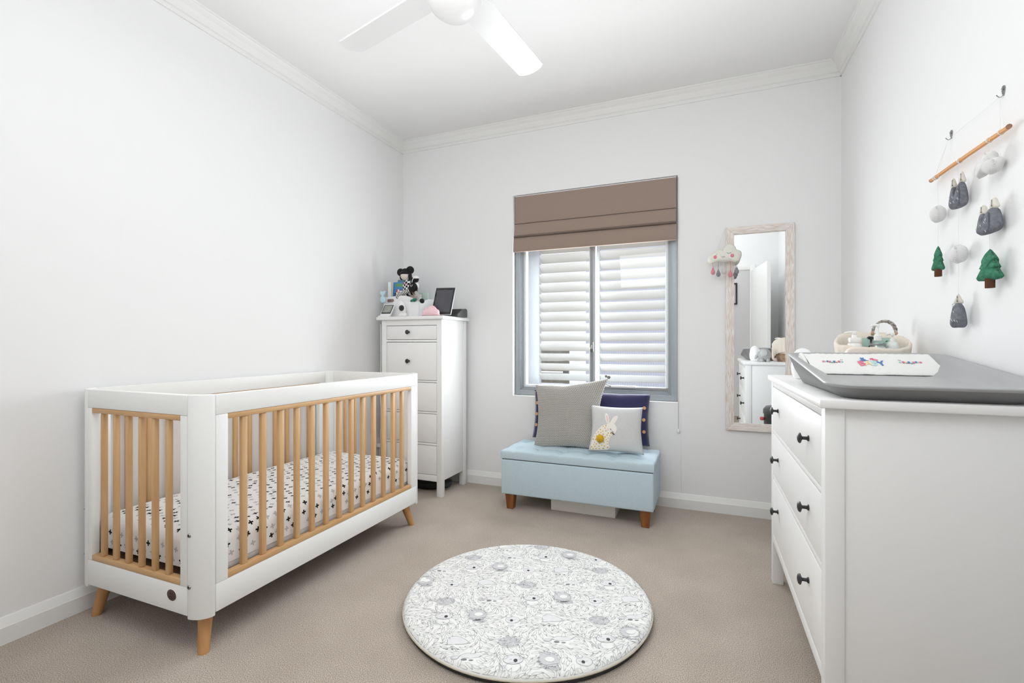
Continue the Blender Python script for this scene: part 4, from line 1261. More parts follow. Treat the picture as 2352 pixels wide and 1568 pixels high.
def bird(cx, cy):
    dfill(cx, cy, [(-.034, .02), (-.01, .03), (.02, .018), (.044, -.006), (.02, -.014), (-.01, -.016), (-.036, -.016)], 3)
    dline(cx, cy, [(-.034, .02), (-.01, .03), (.02, .018), (.044, -.006), (.046, -.012), (.02, -.016), (-.006, -.016)], .0014, 2); dline(cx, cy, [(-.02, .036), (.02, .040), (.06, .036), (.03, .030)], .0011, 1)
    dline(cx, cy, [(-.036, .01), (-.034, -.016), (-.040, -.020), (-.016, -.019)], .0016, 2)
    for dx in (-.018, 0, .018): dline(cx, cy, [(-.012, -.026), (-.012+dx, -.042)], .0014, 2, 2); dfill(cx, cy, circ(-.012+dx*1.1, -.043, .005, .0022, 8), 2, off=.001)
def platy(cx, cy):
    dfill(cx, cy, [(-.036, .004), (-.01, .020), (.02, .016), (.04, .004), (.0, -.008)], 3); dline(cx, cy, [(-.040, .0), (-.016, .018), (.014, .018), (.050, .030), (.064, .028), (.04, .008), (.03, -.002)], .0012, 2)
    dfill(cx, cy, circ(-.052, -.004, .014, .0075), 3, off=.001); dline(cx, cy, circ(-.052, -.004, .014, .0075, 8), .001, 2, cl=True); dfill(cx, cy, circ(-.020, -.014, .010, .0055, 8), 2, off=.001); dfill(cx, cy, circ(.004, -.018, .008, .003, 8), 2, off=.001)
    dfill(cx, cy, [(.0, .014), (.004, .030), (.010, .040), (.014, .026), (.012, .014)], 0, off=.0011); dline(cx, cy, [(.0, .014), (.004, .030), (.010, .040), (.014, .026), (.012, .014)], .001, 2, cl=True)
AN = {hedgehog: [(-.372, .21), (-.094, .456), (.24, .314), (-.028, .061), (-.292, -.193), (.322, -.089), (.053, -.343)],
      curled: [(.07, .422), (-.202, .176), (-.455, -.077), (.151, .023), (-.119, -.229), (.450, -.122), (.222, -.382)],
      koala: [(-.036, .348), (-.315, .11), (.31, .2), (.04, -.042), (-.231, -.296), (.380, -.202), (.115, -.435)],
      peek: [(.209, .420), (-.059, .191), (-.326, -.061), (.286, .045), (.022, -.212), (.335, -.344)],
      bird: [(-.261, .39), (.08, .254), (-.197, .014), (.415, .112), (.157, -.145), (-.112, -.404)],
      platy: [(-.182, .302), (-.435, .053), (.156, .158), (-.109, -.094), (.45, -.013), (.23, -.253), (-.031, -.46)]}
spots = []
for fn_, L_ in AN.items():
    for cx, cy in L_: fn_(cx, cy); spots.append((cx, cy))
lv = []; cell = {}
for _ in range(26000):
    a = rg_.uniform(0, 2*PI); r = (RR+.004)*math.sqrt(rg_.random()); x, y = r*math.cos(a), r*math.sin(a)
    if any((x-p)**2+(y-q)**2 < .040**2 for p, q in spots): continue
    kx, ky = int(x/.03+50), int(y/.03+50)
    if any((x-p)**2+(y-q)**2 < .0172**2 for i in (-1,0,1) for j in (-1,0,1) for p, q in cell.get((kx+i, ky+j), [])): continue
    cell.setdefault((kx, ky), []).append((x, y)); lv.append((x, y))
for x, y in lv:
    d = 2.2*noise.noise((x*5, y*5, 2))*PI+rg_.uniform(-.5, .5); l = rg_.uniform(.028, .042); wd = rg_.uniform(.0038, .0062); cv = rg_.uniform(-.25, .25)
    for sg in (-1, 1):
        pts = []
        for k in range(7):
            q = k/6; u = (q-.5)*l; s = sg*wd*math.sin(PI*q**.8)*(1)+cv*l*(4*(q-.5)**2-.5)*.5
            pts.append(Vector((x+u*math.cos(d)-s*math.sin(d), y+u*math.sin(d)+s*math.cos(d), 0)))
        P = []
        for p in pts:
            r = math.hypot(p.x, p.y)
            if r > RR-.003: p *= (RR-.003)/r; r = RR-.003
            k_ = wob(math.atan2(p.y, p.x)); P.append((p.x*k_, p.y*k_, mz(r)+.0010))
        ribbon(t, P, [.0006, .0007, .0007, .0008, .0009, .0011, .0013], (0, 0, 1), 1 if rg_.random() < .75 else 2)
cols = [matw, mat('print light grey', (160, 161, 163), .85), mat('print dark grey', (128, 129, 132), .85), mat('print wash', (226, 226, 227), .85), mat('print black', (60, 60, 62), .8), mat('print fur grey', (204, 204, 206), .85)]
obj('printed_top', t, cols, pm, 60)
b = nb(); tube(b, [((RR-.001)*wob(2*PI*k/N)*math.cos(2*PI*k/N), (RR-.001)*wob(2*PI*k/N)*math.sin(2*PI*k/N), .0215) for k in range(N)], .0036, 8, closed=True)
obj('piping', b, mat('beige piping', (206, 198, 180), .85), pm, 180)
b = nb(); lathe(b, [(0, 0), (RR-.012, 0), (RR-.006, .002), (RR-.004, .008), (RR-.004, .0205), (0, .0205)], 96); obj('underside', b, mat('charcoal underside', (52, 53, 52), .85), pm)

# ------------------------------------------------------------------ wall hooks and felt hanging
hook_m = mat('hook metal', (150, 150, 148), .25, 1)
def wall_hook(y, z, label):
    q = thing('wall_hook', label, 'hook', (wx(y), y, z), R(1.2), 'picture hooks holding the felt hanging')
    b = nb(); pts = spl([(0, -.016), (.010, .004), (.0125, .018), (.008, .028), (0, .031), (-.008, .028), (-.0125, .018), (-.010, .004)], 4)
    prism(b, [(x*.6, zz_*.62) for x, zz_ in pts], -.0025, 0, 'yz', bev=0)
    # prism in yz extrudes along x (towards the room is -x)
    obj('hook_plate', b, hook_m, q)
    b = nb(); lathe(b, [(0, 0), (.004, 0), (.0037, .002), (.002, .0034), (0, .0037)], 16, mat=Matrix.Translation((-.0025, 0, .010)) @ Matrix.Rotation(-PI/2, 4, 'Y')); obj('nail_head', b, M['steel'], q)
    b = nb(); tube(b, catmull([(-.002, 0, -.006), (-.004, 0, -.010), (-.008, 0, -.0125), (-.013, 0, -.010), (-.017, 0, -.005)], 4), .0011, 8); obj('hook_prong', b, hook_m, q)
wall_hook(2.073, 1.806, 'metal picture hook on the right wall, the one nearer the corner')
wall_hook(1.776, 1.808, 'metal picture hook on the right wall, the one nearer the camera')
MO = thing('felt_wall_hanging', 'felt mountain, tree and cloud hanging on a wooden dowel, right wall', 'wall hanging', (wx(1.93), 1.93, 1.686), R(1.2))
# local frame: -x out of wall, y along wall (far = +)
b = nb(); tube(b, [(-.022, .235, 0), (-.022, .1, .001), (-.022, -.223, -.001)], .0062, 14)
obj('dowel', b, wood('honey dowel', (226, 160, 88), (206, 138, 66), 'y'), MO)
b = nb(); 
for y in (-.224, .236): tube(b, [(-.022, y-.002, 0), (-.022, y+.002, 0)], .0066, 12)
obj('dowel_tip', b, mat('dowel tip', (150, 110, 84), .7), MO)
sm_ = mat('white string', (226, 226, 224), .8)
def string(pts, r=.00042):
    b = nb(); tube(b, pts, r, 6); return obj('string', b, sm_, MO)
string([(-.022, .207, .005), (-.010, .143, .108)]); string([(-.021, .19, .005), (-.010, .144, .108)])
string([(-.010, .143, .108), (-.010, -.154, .110)])
string([(-.010, -.154, .110), (-.022, -.186, .006)]); string([(-.010, -.155, .110), (-.021, -.20, .006)])
for y in (.207, .195, .036, -.13, -.188):
    b = nb(); tube(b, [(-.022+.0068*math.cos(2*PI*k/14), y, .0068*math.sin(2*PI*k/14)) for k in range(14)], .0018, 6, closed=True); obj('string_tie', b, sm_, MO)
felt_g = mat('charcoal felt', (132, 134, 141), .95, bump=(220, .4, .002), var=((110, 112, 120), 90, 3), spec=.05)
felt_w = mat('cream felt', (226, 220, 210), .95, bump=(220, .4, .002), spec=.05)
felt_l = mat('pale grey felt', (222, 222, 221), .95, bump=(220, .4, .002), spec=.05)
felt_gr = mat('green felt', (78, 138, 110), .95, bump=(220, .5, .002), var=((60, 116, 90), 110, 3), spec=.05)
felt_b = mat('brown felt', (92, 62, 48), .95, bump=(220, .4, .002), spec=.05)
thr_w = mat('white thread', (222, 222, 222), .8); thr_d = mat('dark thread', (70, 70, 72), .8)
def felt(name, pts, th, y, z, rz, m, parent=MO, n=4, x=-.028, center=None, tilt_=0):
    b = nb(); P = spl(pts, n) if n else pts
    puffy(b, P, th, 6, center=center)
    # puffy lies in xz with thickness along y; turn so that its x axis runs along the wall (-y) then yaw by rz
    b.transform(Matrix.Translation((x, y, z)) @ Matrix.Rotation(rz, 4, 'Z') @ Matrix.Rotation(-PI/2, 4, 'Z') @ Matrix.Rotation(tilt_, 4, 'Y'))
    return obj(name, b, m, parent, 180)
def stitches(parent, pts, y, z, rz, m, yoff, n=14, r=.0009, x=-.028, length=.006):
    b = nb(); P = catmull([(px, 0, pz) for px, pz in pts], 8); st_ = max(1, len(P)//n)
    for i in range(0, len(P)-1, st_):
        d = (P[min(i+1, len(P)-1)]-P[max(i-1, 0)]); d.normalize(); nn = Vector((d.z, 0, -d.x))
        a_, c_ = P[i]-nn*length/2, P[i]+nn*length/2
        a_.y = c_.y = yoff; tube(b, [a_, c_], r, 5)
    b.transform(Matrix.Translation((x, y, z)) @ Matrix.Rotation(rz, 4, 'Z') @ Matrix.Rotation(-PI/2, 4, 'Z'))
    return obj('stitching', b, m, parent, 180)
def vstr(y, z0, z1): string([(-.028, y, z0), (-.028, y, z1)])
# far string: cloud ball, small tree  (y offset +.167)
vstr(.167, 0, -.30)
def cloud_ball(y, z, rz):
    o_ = felt('felt_cloud', [(-.020, -.014), (-.012, -.028), (.003, -.030), (.015, -.022), (.021, -.004), (.018, .016), (.006, .029), (-.007, .027), (-.017, .017), (-.022, .002)], .046, y, z, rz, felt_l)
    o_['label'] = 'pale grey felt cloud'
    stitches(o_, [(.008, -.026), (.012, -.008), (.011, .010), (.006, .025)], y, z, rz, thr_w, -.019, 9)
    return o_
cloud_ball(.167, -.136, R(35))
def pine(y, z, rz, s, w):
    pts = [(0, .050), (.012*w, .038), (.020*w, .024), (.016*w, .020), (.028*w, .000), (.022*w, -.003), (.036*w, -.026), (.034*w, -.034), (.0, -.036), (-.034*w, -.034), (-.036*w, -.026), (-.022*w, -.003), (-.028*w, .000), (-.016*w, .020), (-.020*w, .024), (-.012*w, .038)]
    o_ = felt('felt_tree', [(a*s, c*s) for a, c in pts], .030*s, y, z, rz, felt_gr, n=2, center=(0, -.008*s))
    o_['label'] = 'green felt pine tree with brown trunk'
    b = nb(); tube(b, [(0, 0, -.030*s), (0, 0, -.056*s)], .0105*s, 12); b.transform(Matrix.Translation((-.028, y, z))); obj('trunk', b, felt_b, o_)
    stitches(o_, [(.010*w*s, .040*s), (.024*w*s, .0), (.032*w*s, -.030*s)], y, z, rz, thr_d, -.004, 12, length=.004)
pine(.167, -.297, R(45), 1.0, .50)
# middle string: double mountain, cloud ball, single mountain (y +.026)
vstr(.028, 0, -.49)
def mountain(y, z, rz, peaks, h, w, tl=0):
    if peaks == 2:
        pts = [(-w, -h*.5), (-w*.98, -.1*h), (-w*.7, .38*h), (-w*.42, .40*h), (-.1*w, .10*h), (.12*w, .16*h), (.34*w, .52*h), (.62*w, .54*h), (.94*w, .1*h), (w*1.02, -.3*h), (w*.7, -.5*h), (0, -.56*h)]
        caps = [(-w*.56, .40*h, .55*w, .34*h), (.48*w, .54*h, .62*w, .38*h)]
    else:
        pts = [(-w, -h*.5), (-w*.96, -.1*h), (-w*.62, .34*h), (-.2*w, .50*h), (.2*w, .50*h), (w*.62, .34*h), (w*.96, -.1*h), (w, -h*.5), (0, -.54*h)]
        caps = [(0, .49*h, 1.1*w, .32*h)]
    o_ = felt('felt_mountain', pts, .042, y, z, rz, felt_g, n=4, center=(0, -.12*h), tilt_=tl)
    for cx, cz_, cw, ch in caps:
        ct, st2 = math.cos(tl), math.sin(tl)
        pc2 = [(-cw*.60, -.004), (cw*.60, -.004), (cw*.34, ch*.5), (.04*cw, ch*1.05), (-.06*cw, ch*1.05), (-cw*.34, ch*.5)]
        c_ = felt('snow_cap', [(cx+a, cz_+d) for a, d in pc2], .018, y, z, rz, felt_w, parent=o_, n=3, tilt_=tl)
        stitches(c_, [(cx+.001, cz_+.002), (cx+.001, cz_+ch*.85)], y, z, rz, thr_d, -.0092, 6, length=.0035, r=.0006)
    stitches(o_, [(w*.55, .30*h), (w*.62, -.1*h), (w*.5, -.5*h)] if peaks == 2 else [(-w*.3, .42*h), (-w*.35, 0), (-w*.3, -.48*h)], y, z, rz, thr_d, -.0185, 14, length=.004, r=.0006)
    b = nb(); rg2 = random.Random(int(1000*y)+peaks)
    for k in range(6):
        px, pz = rg2.uniform(-.7, .4)*w, rg2.uniform(-.42, .15)*h
        tube(b, [(px, -.0205, pz), (px+.002, -.0222, pz-.003), (px+.003, -.0205, pz-.006)], .0006, 5)
    b.transform(Matrix.Translation((-.028, y, z)) @ Matrix.Rotation(rz, 4, 'Z') @ Matrix.Rotation(-PI/2, 4, 'Z')); obj('thread_fleck', b, thr_w, o_)
    return o_
mountain(.028, -.112, R(35), 2, .076, .023, R(0))
cloud_ball(.026, -.299, R(20))
mountain(.028, -.492, R(42), 1, .078, .019)
# near string: puffy cloud, double mountain, big tree (y -.15)
vstr(-.146, 0, -.40)
o_ = felt('felt_cloud', [(-.040, -.010), (-.034, -.030), (-.014, -.022), (.004, -.030), (.024, -.024), (.036, -.002), (.030, .012), (.016, .014), (.012, .034), (-.002, .040), (-.014, .028), (-.016, .010), (-.032, .010)], .040, -.150, -.076, R(20), felt_l, n=4)
o_['label'] = 'pale grey puffy felt cloud'
stitches(o_, [(.0, .032), (.008, .014), (.024, .004), (.026, -.016)], -.150, -.076, R(20), thr_w, -.016, 12, length=.005)
mountain(-.147, -.236, R(15), 2, .066, .033)
pine(-.148, -.368, R(20), 1.05, .95)

# ------------------------------------------------------------------ things on the tall chest
CT = 1.302
# storage caddy
cd = thing('storage_caddy', 'white plastic storage caddy full of books and toys on tall chest', 'storage caddy', (-2.172, 3.195, CT))
cap_ = mat('white caddy plastic', (238, 238, 238), .32)
def caddy():
    t = nb()
    # outline with two pockets: faceted/rounded front; heights vary
    def outline(k):
        # k: 0 bottom, 1 top (flares)
        f = 1+.09*k
        base = [(-.150, -.130), (.060, -.165), (.095, -.150), (.135, -.085), (.158, -.010), (.158, .10), (-.150, .10)]
        return [(x*f, y*f) for x, y in base]
    hts = [.158, .160, .150, .116, .142, .150, .158]
    o0 = [t.verts.new((x, y, 0)) for x, y in outline(0)]
    o1 = [t.verts.new((x, y, h)) for (x, y), h in zip(outline(1), hts)]
    i1 = [t.verts.new((x*.965, y*.965, h)) for (x, y), h in zip(outline(1), hts)]
    i0 = [t.verts.new((x*.955, y*.955, .006)) for x, y in outline(0)]
    n = len(o0)
    for A, B in ((o0, o1), (o1, i1), (i1, i0)):
        for i in range(n): t.faces.new((A[i], A[(i+1) % n], B[(i+1) % n], B[i]))
    t.faces.new(o0[::-1]); t.faces.new(i0)
    bmesh.ops.recalc_face_normals(t, faces=t.faces)
    bmesh.ops.bevel(t, geom=[e for e in t.edges], offset=.0022, segments=2, affect='EDGES')
    return t
obj('caddy_body', caddy(), cap_, cd, 50)
b = nb()   # front pocket
prism(b, [(.062, -.184), (.108, -.172), (.146, -.112), (.132, -.088), (.092, -.148), (.058, -.166)], .003, .112, 'xy', bev=.004)
obj('front_pocket', b, cap_, cd, 50)
b = nb()   # handle slot
pts = []
for cx, a0 in ((.022, -90), (-.022, 90)):
    for k in range(9): a = R(a0+180*k/8); pts.append((cx+.011*math.cos(a), .011*math.sin(a)))
prism(b, [(x-.075, z+.128) for x, z in pts], -.001, .001, 'xz')
b.transform(Matrix.Translation((0, -.1585, 0)) @ Matrix.Rotation(R(-9.5), 4, 'Z') @ Matrix.Translation((0, -.0135, 0)))
for v in b.verts: v.co.z += 0
obj('handle_slot', b, mat('slot shadow', (92, 92, 92), .6, var=((150, 110, 100), 60, 2)), cd, 0)
# books in the caddy
def book(name, label, loc, rz, w, h, th, cover, lean=0, pages=(238, 236, 228), group='books in the caddy'):
    q = thing(name, label, 'book', loc, rz, group); q.rotation_euler = (lean, 0, rz)
    b = nb(); box(b, 0, w, 0, .0025, 0, h, .0006); box(b, 0, w, th-.0025, th, 0, h, .0006); box(b, 0, .003, 0, th, 0, h, .0006)
    obj('cover', b, cover, q)
    b = nb(); box(b, .003, w-.003, .0026, th-.0026, .003, h-.003, .0004); obj('pages', b, mat('paper', pages, .8), q)
    return q
FB = CT+.007
bb = book('picture_book', 'tall steel-blue hardback standing at the back of the caddy', (-2.318, 3.215, FB), R(-8), .17, .305, .012, mat('steel blue cover', (92, 132, 164), .5), R(-2))
# colourful book with shapes on its cover
def cover_art(q, w, h):
    mats = [mat('art blue', (70, 140, 196), .5), mat('art green', (108, 160, 104), .5), mat('art red', (206, 52, 56), .5), mat('art white', (244, 242, 238), .5), mat('art orange', (244, 156, 48), .5), mat('art pink', (222, 96, 150), .5), mat('art yellow', (246, 216, 58), .5), mat('art purple', (112, 104, 150), .5), mat('art navy', (40, 36, 70), .5), mat('art dark grey', (96, 98, 100), .5)]
    t = nb(); Z = 0
    def F(pts, mi):
        nonlocal Z; Z -= .00025
        poly(t, [(x*w, -.0006+Z, z*h) for x, z in pts], mi)
    F([(.02, .01), (.98, .01), (.98, .99), (.02, .99)], 0)
    F([(.12, .80), (.78, .74), (.80, .90), (.20, .94)], 1)
    F([(.22, .22), (.98, .22), (.98, .55), (.75, .66), (.22, .66)], 7)
    for i in range(2):
        for j in range(4): F([(.24+i*.10, .18+j*.12), (.34+i*.10, .18+j*.12), (.34+i*.10, .30+j*.12), (.24+i*.10, .30+j*.12)], 2 if (i+j) % 2 else 3)
    F([(.14, .16), (.24, .16), (.24, .50), (.14, .52)], 8)
    F([(.47, .60), (.72, .58), (.71, .44), (.60, .35), (.50, .42)], 3)
    F([(.46, .16), (.92, .16), (.86, .28), (.50, .30)], 4)
    F([(.78, .30), (.98, .30), (.98, .56), (.80, .50)], 5)
    F([(.74, .52), (.84, .56), (.94, .40), (.84, .38)], 6)
    F([(.02, .01), (.98, .01), (.98, .13), (.02, .13)], 9)
    obj('cover_art', t, mats, q, 0)
pb = book('puzzle_book', 'bright blue picture book with red checks and orange shapes', (-2.298, 3.126, FB+.10), R(-7), .150, .175, .014, mat('blue board', (84, 152, 204), .5), R(-5))
cover_art(pb, .150, .175)
book('board_book', 'white-edged book in front of the steel-blue hardback, far left', (-2.322, 3.100, FB), R(4), .030, .272, .020, mat('white board', (232, 232, 228), .5), 0)
book('thin_book', 'thin dark book at the far left of the caddy', (-2.331, 3.130, FB), R(4), .022, .262, .012, mat('dark board', (44, 42, 52), .5), 0)
book('notebook', 'pink-edged notebook leaning behind the doll legs in the caddy', (-2.128, 3.112, FB+.03), R(12), .090, .142, .010, mat('pale pink board', (232, 214, 210), .6), R(-4))
book('green_folder', 'pale mint folder at the right back of the caddy', (-2.120, 3.205, FB), R(-3), .100, .190, .012, mat('mint board', (196, 218, 210), .6), 0)
q = thing('hair_scrunchie', 'green crumpled scrunchie in the caddy pocket', 'scrunchie', (-2.055, 3.052, CT+.113))
b = nb(); tube(b, [(.020*math.cos(2*PI*k/40)*(1+.15*math.sin(k*2.5)), .012*math.sin(2*PI*k/40), .010+.006*math.cos(2*PI*k/40)+.003*math.sin(k*1.9)) for k in range(40)], [.008+.0025*math.sin(k*2.1) for k in range(40)], 8, closed=True)
obj('fabric_loop', b, mat('emerald satin', (24, 122, 96), .35), q, 180)
# rag doll
rd = thing('rag_doll', 'rag doll with black hair buns and gingham dress sitting in caddy', 'doll', (-2.150, 3.125, CT+.165))
def gingham():
    m = mat('black and white gingham', (240, 240, 240), .85)
    nt = m.node_tree; b_ = nt.nodes['Principled BSDF']
    ck = nt.nodes.new('ShaderNodeTexChecker'); ck.inputs['Scale'].default_value = 62
    ck.inputs['Color1'].default_value = (*lin((24, 24, 26)), 1); ck.inputs['Color2'].default_value = (*lin((236, 236, 236)), 1)
    mp = nt.nodes.new('ShaderNodeMapping'); mp.inputs['Scale'].default_value = (1, 0.001, 1); mp.inputs['Rotation'].default_value = (0, R(12), 0); mp.inputs['Location'].default_value = (.003, .0013, .003)
    nt.links.new(nt.nodes['Texture Coordinate'].outputs['Object'], mp.inputs['Vector']); nt.links.new(mp.outputs[0], ck.inputs['Vector']); nt.links.new(ck.outputs['Color'], b_.inputs['Base Color'])
    return m
skin = mat('doll cloth', (226, 218, 204), .9); hair = mat('black yarn', (22, 22, 23), .95, bump=(120, .6, .004))
def stripes(dirv):
    m = mat('striped stockings', (240, 240, 240), .85)
    nt = m.node_tree; b_ = nt.nodes['Principled BSDF']
    dt = nt.nodes.new('ShaderNodeVectorMath'); dt.operation = 'DOT_PRODUCT'; dt.inputs[1].default_value = dirv
    nt.links.new(nt.nodes['Texture Coordinate'].outputs['Object'], dt.inputs[0])
    mu = nt.nodes.new('ShaderNodeMath'); mu.operation = 'MULTIPLY'; mu.inputs[1].default_value = 85; nt.links.new(dt.outputs['Value'], mu.inputs[0])
    fr = nt.nodes.new('ShaderNodeMath'); fr.operation = 'FRACT'; nt.links.new(mu.outputs[0], fr.inputs[0])
    gt = nt.nodes.new('ShaderNodeMath'); gt.operation = 'GREATER_THAN'; gt.inputs[1].default_value = .48; nt.links.new(fr.outputs[0], gt.inputs[0])
    mx = nt.nodes.new('ShaderNodeMixRGB'); mx.inputs['Color1'].default_value = (*lin((24, 24, 26)), 1); mx.inputs['Color2'].default_value = (*lin((238, 238, 236)), 1)
    nt.links.new(gt.outputs[0], mx.inputs['Fac']); nt.links.new(mx.outputs['Color'], b_.inputs['Base Color'])
    return m
rz_ = Matrix.Rotation(R(-12), 3, 'Y')
b = nb(); ell(b, (-.024, -.006, .160), (.037, .030, .036), 24); obj('head', b, skin, rd, 180)
b = nb()
ell(b, (-.024, .002, .170), (.042, .033, .038), 24)
for v in list(b.verts):   # open the face: push hair back in front below the fringe
    if v.co.y < 0 and v.co.z < .172: v.co.y = max(v.co.y, .002 + .3*(v.co.y))
ell(b, (-.072, .004, .190), (.029, .024, .030), 18); ell(b, (.016, .004, .202), (.032, .026, .031), 18)
ell(b, (.020, -.002, .152), (.012, .020, .030), 14); ell(b, (-.062, .0, .155), (.010, .018, .026), 14)
obj('hair', b, hair, rd, 180)
b = nb(); ell(b, (-.024, -.014, .178), (.039, .024, .019), 20); ell(b, (-.026, .002, .196), (.034, .026, .022), 18); obj('fringe', b, hair, rd, 180)
b = nb()
for x, z in ((-.040, .148), (-.012, .152)): ribbon(b, [(x-.004, -.0362+abs(x+.024)*.12, z+.001), (x, -.0366+abs(x+.024)*.12, z-.001), (x+.004, -.0362+abs(x+.024)*.12, z+.001)], .0014, (0, -1, 0))
ribbon(b, [(-.030, -.0335, .137), (-.026, -.0335, .1355), (-.022, -.0335, .137)], .0012, (0, -1, 0)); obj('face_stitch', b, mat('face brown', (120, 96, 88), .9), rd, 0)
b = nb()
prof = [(0, -.012), (.048, -.012), (.055, .0), (.050, .03), (.043, .06), (.038, .085), (.029, .104), (.014, .118), (0, .120)]
lathe(b, prof, 28, sy=.72, mat=Matrix.Translation((.012, .0, .012)) @ Matrix.Rotation(R(-13), 4, 'Y'))
obj('dress', b, gingham(), rd, 180)
b = nb(); tube(b, catmull([(-.032, -.024, .106), (-.008, -.032, .098), (.020, -.030, .084)], 5), .0022, 8); obj('ribbon_trim', b, mat('pink ribbon', (214, 84, 110), .7), rd)
for s, pts in ((-1, [(-.026, .004, .095), (-.036, .010, .065), (-.040, .012, .040)]), (1, [(.020, 0, .090), (.046, -.014, .045), (.078, -.022, .0)])):
    b = nb(); tube(b, catmull([Vector(p) for p in pts], 5), [.012]*5+[.010]*6, 12); ell(b, pts[-1], (.011, .011, .011), 12); obj('arm', b, skin, rd, 180)
for k_, pts in enumerate(([(.055, -.060, .034), (.020, -.085, .020), (-.020, -.098, .004), (-.036, -.100, -.020)], [(.112, -.062, .020), (.150, -.090, -.006), (.190, -.118, -.038), (.212, -.132, -.056)])):
    d_ = (Vector(pts[2])-Vector(pts[1])).normalized()
    b = nb(); P = catmull([Vector(p) for p in (pts[:3] if k_ else pts)], 6); tube(b, P, .0125, 14); lg_o = obj('leg', b, stripes(tuple(d_)), rd, 180)
    if k_:
        b = nb(); e_ = Vector(pts[3]); ell(b, (e_+Vector(pts[2]))/2+Vector((.006, 0, -.006)), (.022, .018, .017), 16, rot=Vector((1,0,0)).rotation_difference(d_).to_matrix()); obj('shoe', b, mat('black felt shoe', (22, 22, 22), .9), lg_o, 180)
b = nb(); tube(b, catmull([(.03, -.005, .05), (.06, -.03, .045), (.10, -.052, .028)], 5), [.026]*5+[.022]*6, 14); obj('skirt', b, rd.children[3].data.materials[0], rd, 180)
# small black and white plush in front of the doll
sp_ = thing('small_plush', 'small round black plush with white head, on the doll lap', 'plush toy', (-2.058, 3.060, CT+.19))
pb_ = mat('black plush', (20, 20, 21), .95, bump=(150, .4, .003)); pw_ = mat('white plush', (236, 236, 232), .95, bump=(150, .4, .003))
b = nb(); ell(b, (0, 0, .034), (.036, .030, .037), 24); obj('body', b, pb_, sp_, 180)
b = nb(); ell(b, (.004, .012, .045), (.036, .024, .036), 20); obj('back', b, pw_, sp_, 180)
b = nb(); ell(b, (.014, .002, .092), (.030, .025, .026), 22); obj('head', b, pb_, sp_, 180)
b = nb(); ell(b, (.020, .0, .103), (.024, .0235, .0165), 18); obj('forelock', b, pw_, sp_, 180)
b = nb(); tube(b, [(.017, -.0245, .100), (.010, -.026, .086), (.004, -.022, .072)], .0026, 8); tube(b, [(-.008, -.0295, .050), (-.002, -.0312, .036), (.003, -.0312, .036), (.012, -.0290, .050)], .0015, 6); obj('white_stripe', b, pw_, sp_, 180)
# pale blue comforter knot hanging on the rim
q = thing('blue_comforter', 'pale blue knotted cloth hanging over the caddy rim, left side', 'comforter', (-2.298, 3.010, CT+.110))
b = nb(); puffy(b, spl([(-.026, .088), (-.011, .091), (0, .085), (.012, .091), (.027, .087), (.017, .064), (.0075, .052), (.018, .040), (.027, .020), (.019, .002), (0, -.003), (-.019, .002), (-.027, .020), (-.018, .040), (-.0075, .052), (-.017, .064)], 3), .022, 6, center=(0, .05))
obj('cloth', b, mat('pale blue cloth', (190, 220, 232), .9), q, 180)
# room thermometer
q = thing('room_thermometer', 'white room thermometer with grey display leaning at caddy front', 'thermometer', (-2.262, 2.974, CT), R(4))
b = nb(); box(b, -.047, .047, -.006, .006, .004, .096, .004, 3); 
b.transform(Matrix.Translation((0, .012, 0)) @ Matrix.Rotation(R(-14), 4, 'X'))
for v in b.verts: v.co.x += .32*v.co.z
obj('case', b, M['plastic'], q)
b = nb(); box(b, -.041, .041, -.0075, -.0055, .024, .092, .001)
b.transform(Matrix.Translation((0, .012, 0)) @ Matrix.Rotation(R(-14), 4, 'X'))
for v in b.verts: v.co.x += .32*v.co.z
bz = obj('bezel', b, mat('dark bezel', (50, 52, 52), .4), q)
b = nb(); box(b, -.034, .034, -.0085, -.007, .034, .086, .0005)
b.transform(Matrix.Translation((0, .012, 0)) @ Matrix.Rotation(R(-14), 4, 'X'))
for v in b.verts: v.co.x += .32*v.co.z
obj('display', b, mat('lcd grey', (160, 164, 154), .3, var=((146, 150, 142), 50, 2)), bz)
b = nb(); box(b, -.050, .046, -.006, .030, .0, .010, .003); obj('stand', b, M['plastic'], q)
# baby monitor camera
q = thing('monitor_camera', 'white baby monitor camera with black lens in front of caddy', 'camera', (-2.098, 2.984, CT))
b = nb(); lathe(b, [(0, 0), (.020, 0), (.024, .004), (.024, .014), (.020, .024), (.010, .032), (0, .032)], 28, sx=1.5); obj('base', b, M['plastic'], q)
b = nb(); ell(b, (0, -.004, .070), (.027, .022, .050), 24, rot=Matrix.Rotation(R(-18), 3, 'Y')); hd = obj('camera_head', b, M['plastic'], q, 180)
b = nb(); lathe(b, [(0, .004), (.014, .0035), (.021, .001), (.022, -.003), (0, -.003)], 28, mat=Matrix.Translation((.003, -.0245, .062)) @ Matrix.Rotation(PI/2, 4, 'X')); le = obj('lens', b, mat('black lens', (34, 34, 36), .25), hd)
b = nb(); lathe(b, [(0, .0055), (.006, .005), (.007, .003), (0, .003)], 20, mat=Matrix.Translation((.003, -.0245, .062)) @ Matrix.Rotation(PI/2, 4, 'X')); obj('lens_glass', b, mat('lens glass', (10, 10, 12), .1), le)
b = nb(); tube(b, catmull([(.022, -.01, .055), (.040, -.004, .046), (.048, 0, .030), (.034, .004, .018)], 5), .0016, 6); obj('cable', b, M['plastic'], q)
